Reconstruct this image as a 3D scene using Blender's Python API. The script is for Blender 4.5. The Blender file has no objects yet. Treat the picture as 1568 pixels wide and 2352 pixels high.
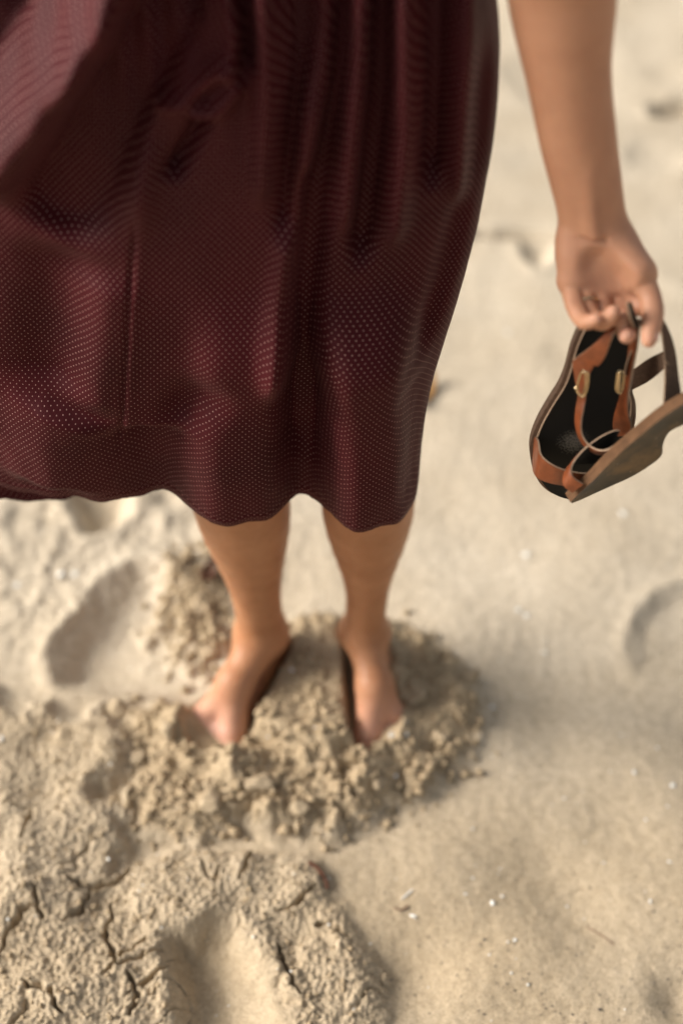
import bpy, bmesh, math, random
import numpy as np
from mathutils import Vector, Matrix

random.seed(7)
rng = np.random.default_rng(11)
scene = bpy.context.scene
COL = scene.collection

# ------------------------------------------------------------------ camera, sky, sun, exposure
CAM_H = 1.534
cam_d = bpy.data.cameras.new('camera')
cam = bpy.data.objects.new('camera', cam_d)
COL.objects.link(cam)
cam.location = (0, 0, CAM_H)
cam.rotation_euler = (math.radians(45), 0, 0)
cam_d.sensor_fit = 'VERTICAL'
cam_d.sensor_height = 36
cam_d.sensor_width = 24
cam_d.lens = 50
cam_d.clip_start = 0.05
cam_d.clip_end = 2000
cam_d.dof.use_dof = True
cam_d.dof.focus_distance = 1.44
cam_d.dof.aperture_fstop = 1.5
cam_d.dof.aperture_blades = 0
scene.camera = cam

SUN_DIR = Vector((-0.88, 0.04, 0.53)).normalized()      # towards the sun
elev = math.asin(SUN_DIR.z)
world = bpy.data.worlds.new('World')
scene.world = world
world.use_nodes = True
wn = world.node_tree.nodes
wl = world.node_tree.links
wn.clear()
sky = wn.new('ShaderNodeTexSky')
sky.sky_type = 'NISHITA'
sky.sun_disc = False
sky.sun_elevation = elev
sky.sun_rotation = math.atan2(SUN_DIR.x, SUN_DIR.y)
sky.air_density = 1.0
sky.dust_density = 4.0
sky.ozone_density = 0.6
hsv = wn.new('ShaderNodeHueSaturation')
hsv.inputs['Saturation'].default_value = 0.18            # milky, hazy overcast
bg = wn.new('ShaderNodeBackground')
bg.inputs['Strength'].default_value = 0.092
out = wn.new('ShaderNodeOutputWorld')
wl.new(sky.outputs[0], hsv.inputs['Color'])
wl.new(hsv.outputs[0], bg.inputs[0])
wl.new(bg.outputs[0], out.inputs[0])

sun_d = bpy.data.lights.new('sun', 'SUN')
sun_d.energy = 3.3
sun_d.angle = math.radians(28)
sun_d.color = (1.0, 0.905, 0.785)
sun = bpy.data.objects.new('sun', sun_d)
COL.objects.link(sun)
sun.rotation_euler = (-SUN_DIR).to_track_quat('-Z', 'Y').to_euler()
sun.location = (-6, 4, 8)

vs = scene.view_settings
vs.view_transform = 'Standard'
vs.look = 'None'
vs.exposure = 0.60
vs.gamma = 1.0
vs.use_curve_mapping = False

# ------------------------------------------------------------------ small helpers
FPX = 50 / 36 * 2352
S2 = math.sqrt(0.5)


def ray(u, v):
    xn = (u - 784) / FPX
    a = -(v - 1176) / FPX
    return np.array([xn, S2 * (1 + a), -S2 * (1 - a)])


def P(u, v, d):                      # point on a sight line at a depth
    r = ray(u, v)
    return np.array([0, 0, CAM_H]) + r * d


def PY(u, v, y):                     # point on a sight line at a distance y
    r = ray(u, v)
    return np.array([0, 0, CAM_H]) + r * (y / r[1])


def G(u, v, z=0.0):                  # point on the ground
    r = ray(u, v)
    return np.array([0, 0, CAM_H]) + r * ((CAM_H - z) / -r[2])


def tag(o, label=None, cat=None, group=None, kind=None):
    if label: o['label'] = label
    if cat: o['category'] = cat
    if group: o['group'] = group
    if kind: o['kind'] = kind
    return o


def empty(name, loc=(0, 0, 0)):
    o = bpy.data.objects.new(name, None)
    o.empty_display_size = 0.05
    o.location = loc
    COL.objects.link(o)
    return o


def link(name, me, mats=(), parent=None, smooth=True):
    for m in (mats if isinstance(mats, (list, tuple)) else [mats]):
        me.materials.append(m)
    if smooth:
        me.polygons.foreach_set('use_smooth', np.ones(len(me.polygons), dtype=bool))
    o = bpy.data.objects.new(name, me)
    COL.objects.link(o)
    if parent is not None:
        o.parent = parent
        o.matrix_parent_inverse = Matrix.Translation(-Vector(parent.location))
    return o


def fast_mesh(name, verts, faces):
    """verts (n,3); faces (m,k) with one k"""
    verts = np.asarray(verts, dtype=np.float32)
    faces = np.asarray(faces, dtype=np.int32)
    me = bpy.data.meshes.new(name)
    me.vertices.add(len(verts))
    me.vertices.foreach_set('co', verts.ravel())
    k = faces.shape[1]
    me.loops.add(faces.size)
    me.loops.foreach_set('vertex_index', faces.ravel())
    me.polygons.add(len(faces))
    me.polygons.foreach_set('loop_start', np.arange(0, faces.size, k, dtype=np.int32))
    me.update(calc_edges=True)
    me.validate()
    return me


def sstep(a, b, x):
    t = np.clip((x - a) / (b - a), 0, 1)
    return t * t * (3 - 2 * t)


def catmull(pts, n):
    pts = np.asarray(pts, float)
    m = len(pts)
    t = np.linspace(0, m - 1, n)
    i = np.clip(t.astype(int), 0, m - 2)
    f = (t - i)[:, None]
    p0 = pts[np.clip(i - 1, 0, m - 1)]
    p1 = pts[i]
    p2 = pts[i + 1]
    p3 = pts[np.clip(i + 2, 0, m - 1)]
    return 0.5 * (2 * p1 + (p2 - p0) * f + (2 * p0 - 5 * p1 + 4 * p2 - p3) * f ** 2 + (3 * p1 - p0 - 3 * p2 + p3) * f ** 3)


# ------------------------------------------------------------------ numpy noise
def _hash(ix, iy, seed):
    h = (ix.astype(np.int64) * 374761393 + iy.astype(np.int64) * 668265263 + seed * 1442695041) & 0xffffffff
    h = ((h ^ (h >> 13)) * 1274126177) & 0xffffffff
    h = ((h ^ (h >> 16)) * 2246822519) & 0xffffffff
    return (h ^ (h >> 15)) & 0xffffffff


def gnoise(x, y, seed=0):
    ix = np.floor(x); iy = np.floor(y)
    fx = x - ix; fy = y - iy
    ux = fx * fx * fx * (fx * (fx * 6 - 15) + 10)
    uy = fy * fy * fy * (fy * (fy * 6 - 15) + 10)

    def g(dx, dy):
        a = _hash(ix + dx, iy + dy, seed) * (2 * math.pi / 4294967296.0)
        return np.cos(a) * (fx - dx) + np.sin(a) * (fy - dy)
    return ((g(0, 0) * (1 - ux) + g(1, 0) * ux) * (1 - uy) + (g(0, 1) * (1 - ux) + g(1, 1) * ux) * uy) * 1.5


def fbm(x, y, octv=4, seed=0, gain=0.5):
    s = 0; a = 1.0; t = 0
    for o in range(octv):
        s = s + a * gnoise(x * 2 ** o + 17.3 * o, y * 2 ** o - 9.1 * o, seed + o)
        t += a
        a *= gain
    return s / t


def worley(x, y, seed=0):
    ix = np.floor(x); iy = np.floor(y)
    f1 = np.full(x.shape, 9.0); f2 = np.full(x.shape, 9.0); cid = np.zeros(x.shape)
    for dx in (-1, 0, 1):
        for dy in (-1, 0, 1):
            h = _hash(ix + dx, iy + dy, seed)
            h2 = _hash(ix + dx, iy + dy, seed + 101)
            px = ix + dx + 0.1 + 0.8 * h / 4294967296.0
            py = iy + dy + 0.1 + 0.8 * h2 / 4294967296.0
            d = np.hypot(px - x, py - y)
            new = d < f1
            f2 = np.where(new, f1, np.minimum(f2, d))
            cid = np.where(new, h / 4294967296.0, cid)
            f1 = np.where(new, d, f1)
    return f1, f2, cid


def seg_dist(x, y, a, b):
    ax, ay = a; bx, by = b
    dx, dy = bx - ax, by - ay
    t = np.clip(((x - ax) * dx + (y - ay) * dy) / (dx * dx + dy * dy + 1e-12), 0, 1)
    return np.hypot(x - ax - t * dx, y - ay - t * dy), t


def poly_sdf(x, y, poly):
    """negative inside"""
    d = np.full(x.shape, 1e9)
    ins = np.zeros(x.shape, bool)
    n = len(poly)
    for i in range(n):
        a = poly[i]; b = poly[(i + 1) % n]
        d = np.minimum(d, seg_dist(x, y, a, b)[0])
        c = ((a[1] > y) != (b[1] > y)) & (x < (b[0] - a[0]) * (y - a[1]) / (b[1] - a[1] + 1e-12) + a[0])
        ins ^= c
    return np.where(ins, -d, d)


def line_dist(x, y, pts):
    d = np.full(x.shape, 1e9); tt = np.zeros(x.shape)
    n = len(pts) - 1
    for i in range(n):
        dd, t = seg_dist(x, y, pts[i], pts[i + 1])
        m = dd < d
        d = np.where(m, dd, d)
        tt = np.where(m, (i + t) / n, tt)
    return d, tt


def gp(pts):                          # picture outline -> outline on the ground (x, y)
    return [tuple(G(u, v)[:2]) for u, v in pts]


# ------------------------------------------------------------------ materials
def new_mat(name):
    m = bpy.data.materials.new(name)
    m.use_nodes = True
    n = m.node_tree.nodes
    return m, n, m.node_tree.links, n['Principled BSDF']


def node(n, typ, **kw):
    o = n.new(typ)
    for k, v in kw.items():
        if k in o.inputs.keys():
            o.inputs[k].default_value = v
        else:
            setattr(o, k, v)
    return o


def ramp(n, stops):
    r = n.new('ShaderNodeValToRGB')
    e = r.color_ramp.elements
    while len(e) < len(stops):
        e.new(0.5)
    for i, (p, c) in enumerate(stops):
        e[i].position = p
        e[i].color = (*c, 1) if len(c) == 3 else c
    return r


def sand_material():
    m, n, l, b = new_mat('sand')
    tc = n.new('ShaderNodeTexCoord')
    big = node(n, 'ShaderNodeTexNoise', Scale=4.0, Detail=4.0, Roughness=0.6)
    l.new(tc.outputs['Object'], big.inputs['Vector'])
    dry = ramp(n, [(0.3, (0.55, 0.47, 0.36)), (0.7, (0.66, 0.585, 0.475))])
    l.new(big.outputs[0], dry.inputs[0])
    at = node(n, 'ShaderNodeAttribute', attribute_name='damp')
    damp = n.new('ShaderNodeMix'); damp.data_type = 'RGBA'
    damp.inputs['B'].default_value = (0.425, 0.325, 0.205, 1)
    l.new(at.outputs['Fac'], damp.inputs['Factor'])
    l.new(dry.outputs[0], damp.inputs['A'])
    # grains
    gr = node(n, 'ShaderNodeTexNoise', Scale=620.0, Detail=2.0, Roughness=0.7)
    l.new(tc.outputs['Object'], gr.inputs['Vector'])
    grr = ramp(n, [(0.30, (0.50, 0.47, 0.42)), (0.5, (1, 1, 1)), (0.72, (1.28, 1.26, 1.22))])
    l.new(gr.outputs[0], grr.inputs[0])
    mul = n.new('ShaderNodeMix'); mul.data_type = 'RGBA'; mul.blend_type = 'MULTIPLY'
    mul.inputs['Factor'].default_value = 0.95
    l.new(damp.outputs['Result'], mul.inputs['A'])
    l.new(grr.outputs[0], mul.inputs['B'])
    mid = node(n, 'ShaderNodeTexNoise', Scale=90.0, Detail=3.0, Roughness=0.65)
    l.new(tc.outputs['Object'], mid.inputs['Vector'])
    midr = ramp(n, [(0.3, (0.84, 0.82, 0.78)), (0.7, (1.1, 1.1, 1.1))])
    l.new(mid.outputs[0], midr.inputs[0])
    mul2 = n.new('ShaderNodeMix'); mul2.data_type = 'RGBA'; mul2.blend_type = 'MULTIPLY'
    mul2.inputs['Factor'].default_value = 0.8
    l.new(mul.outputs['Result'], mul2.inputs['A'])
    l.new(midr.outputs[0], mul2.inputs['B'])
    l.new(mul2.outputs['Result'], b.inputs['Base Color'])
    b.inputs['Roughness'].default_value = 0.95
    b.inputs['Specular IOR Level'].default_value = 0.15
    bp = node(n, 'ShaderNodeBump', Strength=1.0, Distance=0.0013)
    l.new(gr.outputs[0], bp.inputs['Height'])
    bp2 = node(n, 'ShaderNodeBump', Strength=0.4, Distance=0.003)
    l.new(mid.outputs[0], bp2.inputs['Height'])
    l.new(bp.outputs[0], bp2.inputs['Normal'])
    l.new(bp2.outputs[0], b.inputs['Normal'])
    return m


def plain_mat(name, col, rough=0.5, spec=0.4, metal=0.0, noise=0.0, scale=120.0, bump=0.0):
    m, n, l, b = new_mat(name)
    b.inputs['Base Color'].default_value = (*col, 1)
    b.inputs['Roughness'].default_value = rough
    b.inputs['Specular IOR Level'].default_value = spec
    b.inputs['Metallic'].default_value = metal
    if noise or bump:
        tc = n.new('ShaderNodeTexCoord')
        nz = node(n, 'ShaderNodeTexNoise', Scale=scale, Detail=5.0, Roughness=0.65)
        l.new(tc.outputs['Object'], nz.inputs['Vector'])
        r = ramp(n, [(0.25, tuple(c * (1 - noise) for c in col)), (0.75, tuple(min(1, c * (1 + noise)) for c in col))])
        l.new(nz.outputs[0], r.inputs[0])
        l.new(r.outputs[0], b.inputs['Base Color'])
        if bump:
            bp = node(n, 'ShaderNodeBump', Strength=bump, Distance=0.001)
            l.new(nz.outputs[0], bp.inputs['Height'])
            l.new(bp.outputs[0], b.inputs['Normal'])
    return m


def skin_material():
    m, n, l, b = new_mat('skin')
    tc = n.new('ShaderNodeTexCoord')
    nz = node(n, 'ShaderNodeTexNoise', Scale=24.0, Detail=7.0, Roughness=0.7)
    l.new(tc.outputs['Object'], nz.inputs['Vector'])
    r = ramp(n, [(0.3, (0.375, 0.168, 0.080)), (0.62, (0.47, 0.230, 0.118)), (0.8, (0.50, 0.235, 0.135))])
    l.new(nz.outputs[0], r.inputs[0])
    at = node(n, 'ShaderNodeAttribute', attribute_name='pink')
    mx = n.new('ShaderNodeMix'); mx.data_type = 'RGBA'
    mx.inputs['B'].default_value = (0.68, 0.38, 0.285, 1)
    l.new(at.outputs['Fac'], mx.inputs['Factor'])
    l.new(r.outputs[0], mx.inputs['A'])
    l.new(mx.outputs['Result'], b.inputs['Base Color'])
    b.inputs['Roughness'].default_value = 0.5
    b.inputs['Specular IOR Level'].default_value = 0.35
    b.inputs['Subsurface Weight'].default_value = 0.25
    b.inputs['Subsurface Radius'].default_value = (1.0, 0.35, 0.2)
    b.inputs['Subsurface Scale'].default_value = 0.006
    nz2 = node(n, 'ShaderNodeTexNoise', Scale=420.0, Detail=3.0)
    l.new(tc.outputs['Object'], nz2.inputs['Vector'])
    bp = node(n, 'ShaderNodeBump', Strength=0.18, Distance=0.0006)
    l.new(nz2.outputs[0], bp.inputs['Height'])
    l.new(bp.outputs[0], b.inputs['Normal'])
    return m


def dress_material():
    m, n, l, b = new_mat('wine_dotted_cloth')
    uv = node(n, 'ShaderNodeUVMap', uv_map='cloth')
    # staggered dots, spacing in metres
    SP = 0.0066

    def dots(off):
        mp = n.new('ShaderNodeVectorMath'); mp.operation = 'MULTIPLY_ADD'
        mp.inputs[1].default_value = (1 / SP, 1 / (SP * 1.12), 0)
        mp.inputs[2].default_value = (off, off, 0)
        l.new(uv.outputs[0], mp.inputs[0])
        fr = n.new('ShaderNodeVectorMath'); fr.operation = 'FRACTION'
        l.new(mp.outputs[0], fr.inputs[0])
        sb = n.new('ShaderNodeVectorMath'); sb.operation = 'SUBTRACT'
        sb.inputs[1].default_value = (0.5, 0.5, 0)
        l.new(fr.outputs[0], sb.inputs[0])
        ln = n.new('ShaderNodeVectorMath'); ln.operation = 'LENGTH'
        l.new(sb.outputs[0], ln.inputs[0])
        mr = n.new('ShaderNodeMapRange')
        mr.interpolation_type = 'SMOOTHSTEP'
        mr.inputs['From Min'].default_value = 0.055
        mr.inputs['From Max'].default_value = 0.102
        mr.inputs['To Min'].default_value = 1.0
        mr.inputs['To Max'].default_value = 0.0
        l.new(ln.outputs['Value'], mr.inputs['Value'])
        return mr
    d1 = dots(0.0); d2 = dots(0.5)
    mxm = n.new('ShaderNodeMath'); mxm.operation = 'MAXIMUM'
    l.new(d1.outputs[0], mxm.inputs[0]); l.new(d2.outputs[0], mxm.inputs[1])
    tc = n.new('ShaderNodeTexCoord')
    nz = node(n, 'ShaderNodeTexNoise', Scale=9.0, Detail=4.0)
    l.new(tc.outputs['Object'], nz.inputs['Vector'])
    r = ramp(n, [(0.3, (0.036, 0.0036, 0.0054)), (0.7, (0.054, 0.0055, 0.0080))])
    l.new(nz.outputs[0], r.inputs[0])
    mx = n.new('ShaderNodeMix'); mx.data_type = 'RGBA'
    mx.inputs['B'].default_value = (0.37, 0.21, 0.19, 1)
    l.new(mxm.outputs[0], mx.inputs['Factor'])
    l.new(r.outputs[0], mx.inputs['A'])
    l.new(mx.outputs['Result'], b.inputs['Base Color'])
    b.inputs['Roughness'].default_value = 0.62
    b.inputs['Specular IOR Level'].default_value = 0.10
    b.inputs['Sheen Weight'].default_value = 0.03
    b.inputs['Sheen Roughness'].default_value = 0.45
    b.inputs['Sheen Tint'].default_value = (0.9, 0.45, 0.45, 1)
    # woven threads
    wv = node(n, 'ShaderNodeTexNoise', Scale=1500.0, Detail=1.0)
    l.new(uv.outputs[0], wv.inputs['Vector'])
    bp = node(n, 'ShaderNodeBump', Strength=0.35, Distance=0.0006)
    l.new(wv.outputs[0], bp.inputs['Height'])
    l.new(bp.outputs[0], b.inputs['Normal'])
    return m


M_SAND = sand_material()
M_SKIN = skin_material()
M_DRESS = dress_material()
M_TAN = plain_mat('tan_leather', (0.20, 0.055, 0.019), 0.36, 0.5, noise=0.35, scale=70, bump=0.35)
M_EDGE = plain_mat('raw_leather_edge', (0.36, 0.25, 0.17), 0.8, 0.2, noise=0.25, scale=300)
M_SUEDE = plain_mat('taupe_suede', (0.135, 0.085, 0.058), 0.9, 0.15, noise=0.3, scale=240, bump=0.5)
M_BLACK = plain_mat('black_insole', (0.012, 0.0115, 0.010), 0.6, 0.25, noise=0.4, scale=150, bump=0.4)
M_LINING = plain_mat('dark_lining', (0.030, 0.027, 0.022), 0.7, 0.2, noise=0.3, scale=150, bump=0.3)
M_GOLD = plain_mat('pale_gold', (0.75, 0.60, 0.38), 0.22, 0.5, metal=1.0)
M_SHELL = plain_mat('white_shell', (0.82, 0.83, 0.80), 0.35, 0.5, noise=0.08, scale=200)
M_GRIT = plain_mat('dark_grit', (0.05, 0.045, 0.045), 0.6, 0.4, noise=0.4, scale=300)
M_LEAF = plain_mat('rust_leaf', (0.27, 0.145, 0.05), 0.8, 0.3, noise=0.3, scale=60, bump=0.4)
M_WEED = plain_mat('brown_weed', (0.13, 0.055, 0.03), 0.6, 0.35, noise=0.4, scale=150, bump=0.4)
M_RIM = plain_mat('brown_sole_rim', (0.14, 0.072, 0.036), 0.8, 0.2, noise=0.4, scale=60, bump=0.3)
M_NAIL = plain_mat('nail', (0.62, 0.36, 0.29), 0.25, 0.5)
M_HAIR = plain_mat('brown_hair', (0.07, 0.038, 0.02), 0.5, 0.4, noise=0.4, scale=60, bump=0.5)


def sole_material():
    m, n, l, b = new_mat('worn_outsole')
    tc = n.new('ShaderNodeTexCoord')
    nz = node(n, 'ShaderNodeTexNoise', Scale=22.0, Detail=6.0, Roughness=0.6)
    l.new(tc.outputs['Object'], nz.inputs['Vector'])
    r = ramp(n, [(0.36, (0.028, 0.024, 0.017)), (0.52, (0.070, 0.052, 0.031)), (0.68, (0.17, 0.105, 0.048))])
    l.new(nz.outputs[0], r.inputs[0])
    sp = node(n, 'ShaderNodeTexNoise', Scale=330.0, Detail=2.0, Roughness=0.5)
    l.new(tc.outputs['Object'], sp.inputs['Vector'])
    sr = ramp(n, [(0.70, (0, 0, 0)), (0.76, (1, 1, 1))])
    l.new(sp.outputs[0], sr.inputs[0])
    mx = n.new('ShaderNodeMix'); mx.data_type = 'RGBA'
    mx.inputs['B'].default_value = (0.42, 0.34, 0.24, 1)
    l.new(sr.outputs[0], mx.inputs['Factor'])
    l.new(r.outputs[0], mx.inputs['A'])
    l.new(mx.outputs['Result'], b.inputs['Base Color'])
    b.inputs['Roughness'].default_value = 0.6
    bp = node(n, 'ShaderNodeBump', Strength=0.3, Distance=0.001)
    l.new(nz.outputs[0], bp.inputs['Height'])
    l.new(bp.outputs[0], b.inputs['Normal'])
    return m


M_SOLE = sole_material()


def insole_material(spot):
    m, n, l, b = new_mat('scuffed_black_insole')
    tc = n.new('ShaderNodeTexCoord')
    ds = n.new('ShaderNodeVectorMath'); ds.operation = 'DISTANCE'
    ds.inputs[1].default_value = spot
    l.new(tc.outputs['Object'], ds.inputs[0])
    mr = n.new('ShaderNodeMapRange')
    mr.inputs['From Min'].default_value = 0.034; mr.inputs['From Max'].default_value = 0.004
    l.new(ds.outputs['Value'], mr.inputs['Value'])
    nz = node(n, 'ShaderNodeTexNoise', Scale=420.0, Detail=4.0, Roughness=0.7)
    l.new(tc.outputs['Object'], nz.inputs['Vector'])
    mu = n.new('ShaderNodeMath'); mu.operation = 'MULTIPLY'
    l.new(mr.outputs[0], mu.inputs[0]); l.new(nz.outputs[0], mu.inputs[1])
    r = ramp(n, [(0.30, (0.011, 0.0105, 0.0095)), (0.52, (0.16, 0.145, 0.12))])
    l.new(mu.outputs[0], r.inputs[0])
    l.new(r.outputs[0], b.inputs['Base Color'])
    b.inputs['Roughness'].default_value = 0.65
    b.inputs['Specular IOR Level'].default_value = 0.2
    return m

# ------------------------------------------------------------------ the beach
PLATES = gp([(-120, 1640), (-20, 1590), (60, 1650), (120, 1612), (165, 1665), (235, 1640), (290, 1690), (312, 1760), (235, 1832), (285, 1900), (300, 1985),
             (400, 1965), (560, 1962), (690, 1985), (752, 2030), (752, 2075), (830, 2140), (878, 2240), (858, 2352),
             (870, 2520), (-200, 2520), (-300, 2000)])
MOUND = gp([(420, 1640), (520, 1640), (600, 1570), (640, 1500), (670, 1430), (760, 1420), (900, 1440), (1000, 1470), (1085, 1560),
            (1115, 1650), (1075, 1760), (960, 1835), (880, 1880), (780, 1935), (640, 1922), (560, 1905), (430, 1950),
            (320, 1930), (270, 1860), (320, 1760), (280, 1690), (300, 1620)])
PRINT_A = gp([(130, 1580), (118, 1490), (195, 1390), (270, 1310), (330, 1285), (385, 1300), (440, 1380), (490, 1460), (505, 1540),
              (440, 1610), (330, 1605), (200, 1600)])
PRINT_B = gp([(372, 2160), (440, 2132), (520, 2108), (585, 2150), (640, 2250), (690, 2352), (730, 2480), (405, 2480), (398, 2352)])
PRINT_C = gp([(1440, 1480), (1462, 1405), (1520, 1355), (1640, 1330), (1720, 1450), (1650, 1545), (1500, 1548), (1452, 1530)])
PRINT_D = gp([(140, 1105), (300, 1105), (292, 1195), (215, 1228), (172, 1195)])
PRINT_E = gp([(1490, 240), (1570, 225), (1640, 245), (1600, 275), (1500, 275)])
PRINT_F = gp([(1090, 530), (1240, 530), (1300, 545), (1270, 560), (1100, 552)])
PRINT_G = gp([(1190, 560), (1275, 565), (1260, 610), (1215, 610)])
BLOCK = gp([(612, 1575), (660, 1520), (700, 1470), (780, 1480), (800, 1560), (812, 1650), (816, 1740), (760, 1770), (640, 1740), (575, 1700)])


def rounded(poly, k=5):
    n = len(poly)
    c = catmull(np.array(list(poly[-2:]) + list(poly) + list(poly[:2])), (n + 3) * k + 1)
    return [tuple(q) for q in c[2 * k:2 * k + n * k]]


PRINT_A, PRINT_B, PRINT_C, PRINT_D, PRINT_E, PRINT_F, PRINT_G = [rounded(q) for q in (PRINT_A, PRINT_B, PRINT_C, PRINT_D, PRINT_E, PRINT_F, PRINT_G)]
CRACKS = [[(262, 2085), (258, 2130), (245, 2160), (262, 2200), (272, 2230), (240, 2262)], [(262, 2225), (300, 2200), (340, 2170)],
          [(275, 2240), (330, 2215), (372, 2195)], [(300, 2300), (350, 2265), (385, 2240)], [(85, 2065), (95, 2100), (105, 2135)],
          [(578, 1960), (572, 2000), (552, 2040)], [(640, 2108), (690, 2085), (725, 2050)], [(725, 2135), (760, 2130), (800, 2165)],
          [(0, 2230), (20, 2180), (60, 2120), (90, 2105)], [(300, 2000), (270, 2040), (200, 2055), (150, 2030)],
          [(60, 2280), (120, 2300), (150, 2352)], [(20, 1870), (80, 1885), (60, 1950)], [(215, 2060), (190, 2110), (150, 2140)],
          [(300, 2352), (320, 2310), (300, 2250)], [(640, 2180), (655, 2230), (690, 2300)]]

# feet axes on the ground (heel, ball): used both by the sand pockets and by the feet
FOOT = {'L': dict(heel=(-0.098, 1.252), ball=(-0.163, 1.115), big=(-0.136, 1.054), little=(-0.206, 1.122)),
        'R': dict(heel=(0.036, 1.255), ball=(0.052, 1.110), big=(0.033, 1.052), little=(0.078, 1.095))}


def beach_height(x, y):
    h = 0.012 * fbm(x * 3.1, y * 3.1, 2, 3) + 0.006 * fbm(x * 9, y * 9, 2, 21) * (1 - 0.55 * sstep(-0.15, 0.15, x)) + 0.0012 * fbm(x * 60, y * 60, 3, 33)
    damp = np.zeros(x.shape)
    wx = x + 0.010 * fbm(x * 26, y * 26, 3, 41)
    wy = y + 0.010 * fbm(x * 26, y * 26, 3, 57)
    near = (np.abs(x) < 0.75) & (y > 0.4) & (y < 1.9)
    # far dimples of walked-over sand
    h = h + 0.022 * np.minimum(fbm(x * 5.5, y * 4.0, 2, 77) + 0.28, 0) * sstep(1.6, 2.2, y)
    # soft gully on the smooth side
    for (u, v, r, a) in [(1330, 2090, .055, -.008), (930, 2220, .05, -.010), (1250, 1980, .06, -.006), (1000, 1990, .09, .006), (1500, 1800, .10, .008),
                         (1300, 1560, .12, -.010), (1560, 2300, .03, -.012), (1130, 1700, .05, .005), (1380, 1290, .10, .008), (1100, 2300, .05, .006), (1420, 1900, .05, -.006), (1210, 2180, .06, .006)]:
        c = G(u, v)
        h = h + 1.4 * a * np.exp(-((x - c[0]) ** 2 + (y - c[1]) ** 2) / (r * r))
    # rough, trodden ground on the left and far left
    rough_left = sstep(0.10, -0.25, x + 0.2 * (y - 1.3)) * sstep(2.6, 1.7, y) * sstep(1.22, 1.32, y)
    h = h + rough_left * (0.010 * fbm(x * 22, y * 22, 4, 91) + 0.006 * np.abs(fbm(x * 40, y * 40, 3, 95)))

    # plates of crusted sand
    s = poly_sdf(wx, wy, PLATES) + 0.022 * fbm(x * 13, y * 13, 4, 63)
    m = sstep(0.016, -0.026, s)
    f1, f2, cid = worley(wx * 10 + 0.35 * gnoise(x * 24, y * 24, 6), wy * 10 + 0.35 * gnoise(x * 24, y * 24, 7), 5)
    edge = f2 - f1
    plate = 0.015 + 0.010 * (cid - 0.5) * sstep(0.0, 0.25, edge) + 0.012 * fbm(x * 9, y * 9, 2, 88) - 0.010 * sstep(0.05, 0.0, edge) * sstep(0.15, 0.5, gnoise(x * 9, y * 9, 8))
    plate = plate + 0.0045 * fbm(x * 26, y * 26, 4, 9) + 0.0034 * np.abs(fbm(x * 75, y * 75, 3, 10)) + 0.0034 * fbm(x * 190, y * 190, 2, 12)
    tilt = 0.01 * sstep(-0.05, -0.35, x)
    h = h + m * (plate + tilt)
    damp = np.maximum(damp, 0.55 * m)
    # cracks
    cw = 0
    for c in CRACKS:
        d, t = line_dist(x + 0.004 * gnoise(x * 90, y * 90, 61), y + 0.004 * gnoise(x * 90, y * 90, 62), gp(c))
        wdt = 0.0034 * np.sqrt(np.clip(np.sin(np.pi * np.clip(t * 0.94 + 0.03, 0, 1)), 0.02, 1)) + 0.0008
        cw = np.maximum(cw, sstep(wdt, wdt * 0.35, d))
        h = h + 0.003 * np.exp(-(d / 0.012) ** 2) * m
    h = h - 0.016 * cw
    # mound of dug-up sand round the feet
    s2 = poly_sdf(wx, wy, MOUND)
    m2 = sstep(0.014, -0.045, s2)
    mm = sstep(0.016, -0.020, s2 + 0.008 * fbm(x * 40, y * 40, 3, 47))
    pack = 0.35 + 0.65 * sstep(-0.25, 0.15, fbm(x * 15, y * 15, 3, 49))
    g1, g2, gid = worley(wx * 24, wy * 24, 15)
    k1, k2, kid = worley(wx * 62 + 3, wy * 62, 25)
    clod = pack * (0.019 * (0.62 - g1) * (0.2 + 1.1 * gid) + 0.0052 * (0.6 - k1) * (0.5 + kid))
    b1, b2, bid = worley(wx * 15 + 0.3 * gnoise(x * 40, y * 40, 97), wy * 15, 35)
    lump = 0.012 * fbm(x * 17, y * 17, 3, 19) + 0.020 * (bid - 0.45) * sstep(0.02, 0.16, b2 - b1) + 0.05 * (bid - 0.5) * (wx * 15 % 1 - 0.5) * 0.1
    h = h + 0.022 * m2 + mm * (clod + lump + 0.0025 * fbm(x * 150, y * 150, 2, 29))
    damp = np.maximum(damp, 0.80 * mm)
    # block between the feet
    s3 = poly_sdf(x + 0.004 * gnoise(x * 50, y * 50, 4), y + 0.004 * gnoise(x * 50, y * 50, 6), BLOCK)
    m3 = sstep(0.006, -0.012, s3)
    h = h * (1 - m3) + m3 * (0.050 + 0.35 * (clod + lump))
    # clods on the right lip of the footprint
    c4 = G(455, 1395)
    s4 = np.hypot((x - c4[0]) / 0.085, (y - c4[1]) / 0.12) + 0.75 * fbm(x * 18, y * 18, 3, 53)
    m4 = sstep(1.15, 0.55, s4)
    # footprints
    for poly, dep, soft, rim, dmp in ((PRINT_A, 0.034, 0.052, 0.007, 0.10), (PRINT_B, 0.046, 0.036, 0.005, 0.6), (PRINT_C, 0.015, 0.028, 0.003, 0.0),
                                      (PRINT_D, 0.045, 0.035, 0.004, 0.15), (PRINT_E, 0.04, 0.04, 0.004, 0.0), (PRINT_F, 0.05, 0.03, 0.004, 0.0),
                                      (PRINT_G, 0.02, 0.03, 0.004, 0.0)):
        wob = 0.008 * fbm(x * 22, y * 22, 3, 71)
        sp = poly_sdf(x, y, poly) + wob * (0.5 if poly is PRINT_C else 1.0)
        mp = sstep(0.004, -soft, sp)
        floor = -dep + 0.35 * dep * np.clip(1 + sp / 0.07, 0, 1) + 0.002 * fbm(x * 24, y * 24, 3, 81) + 0.0006 * fbm(x * 200, y * 200, 2, 83)
        base = 0.012 if poly is PRINT_B else 0.0
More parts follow.
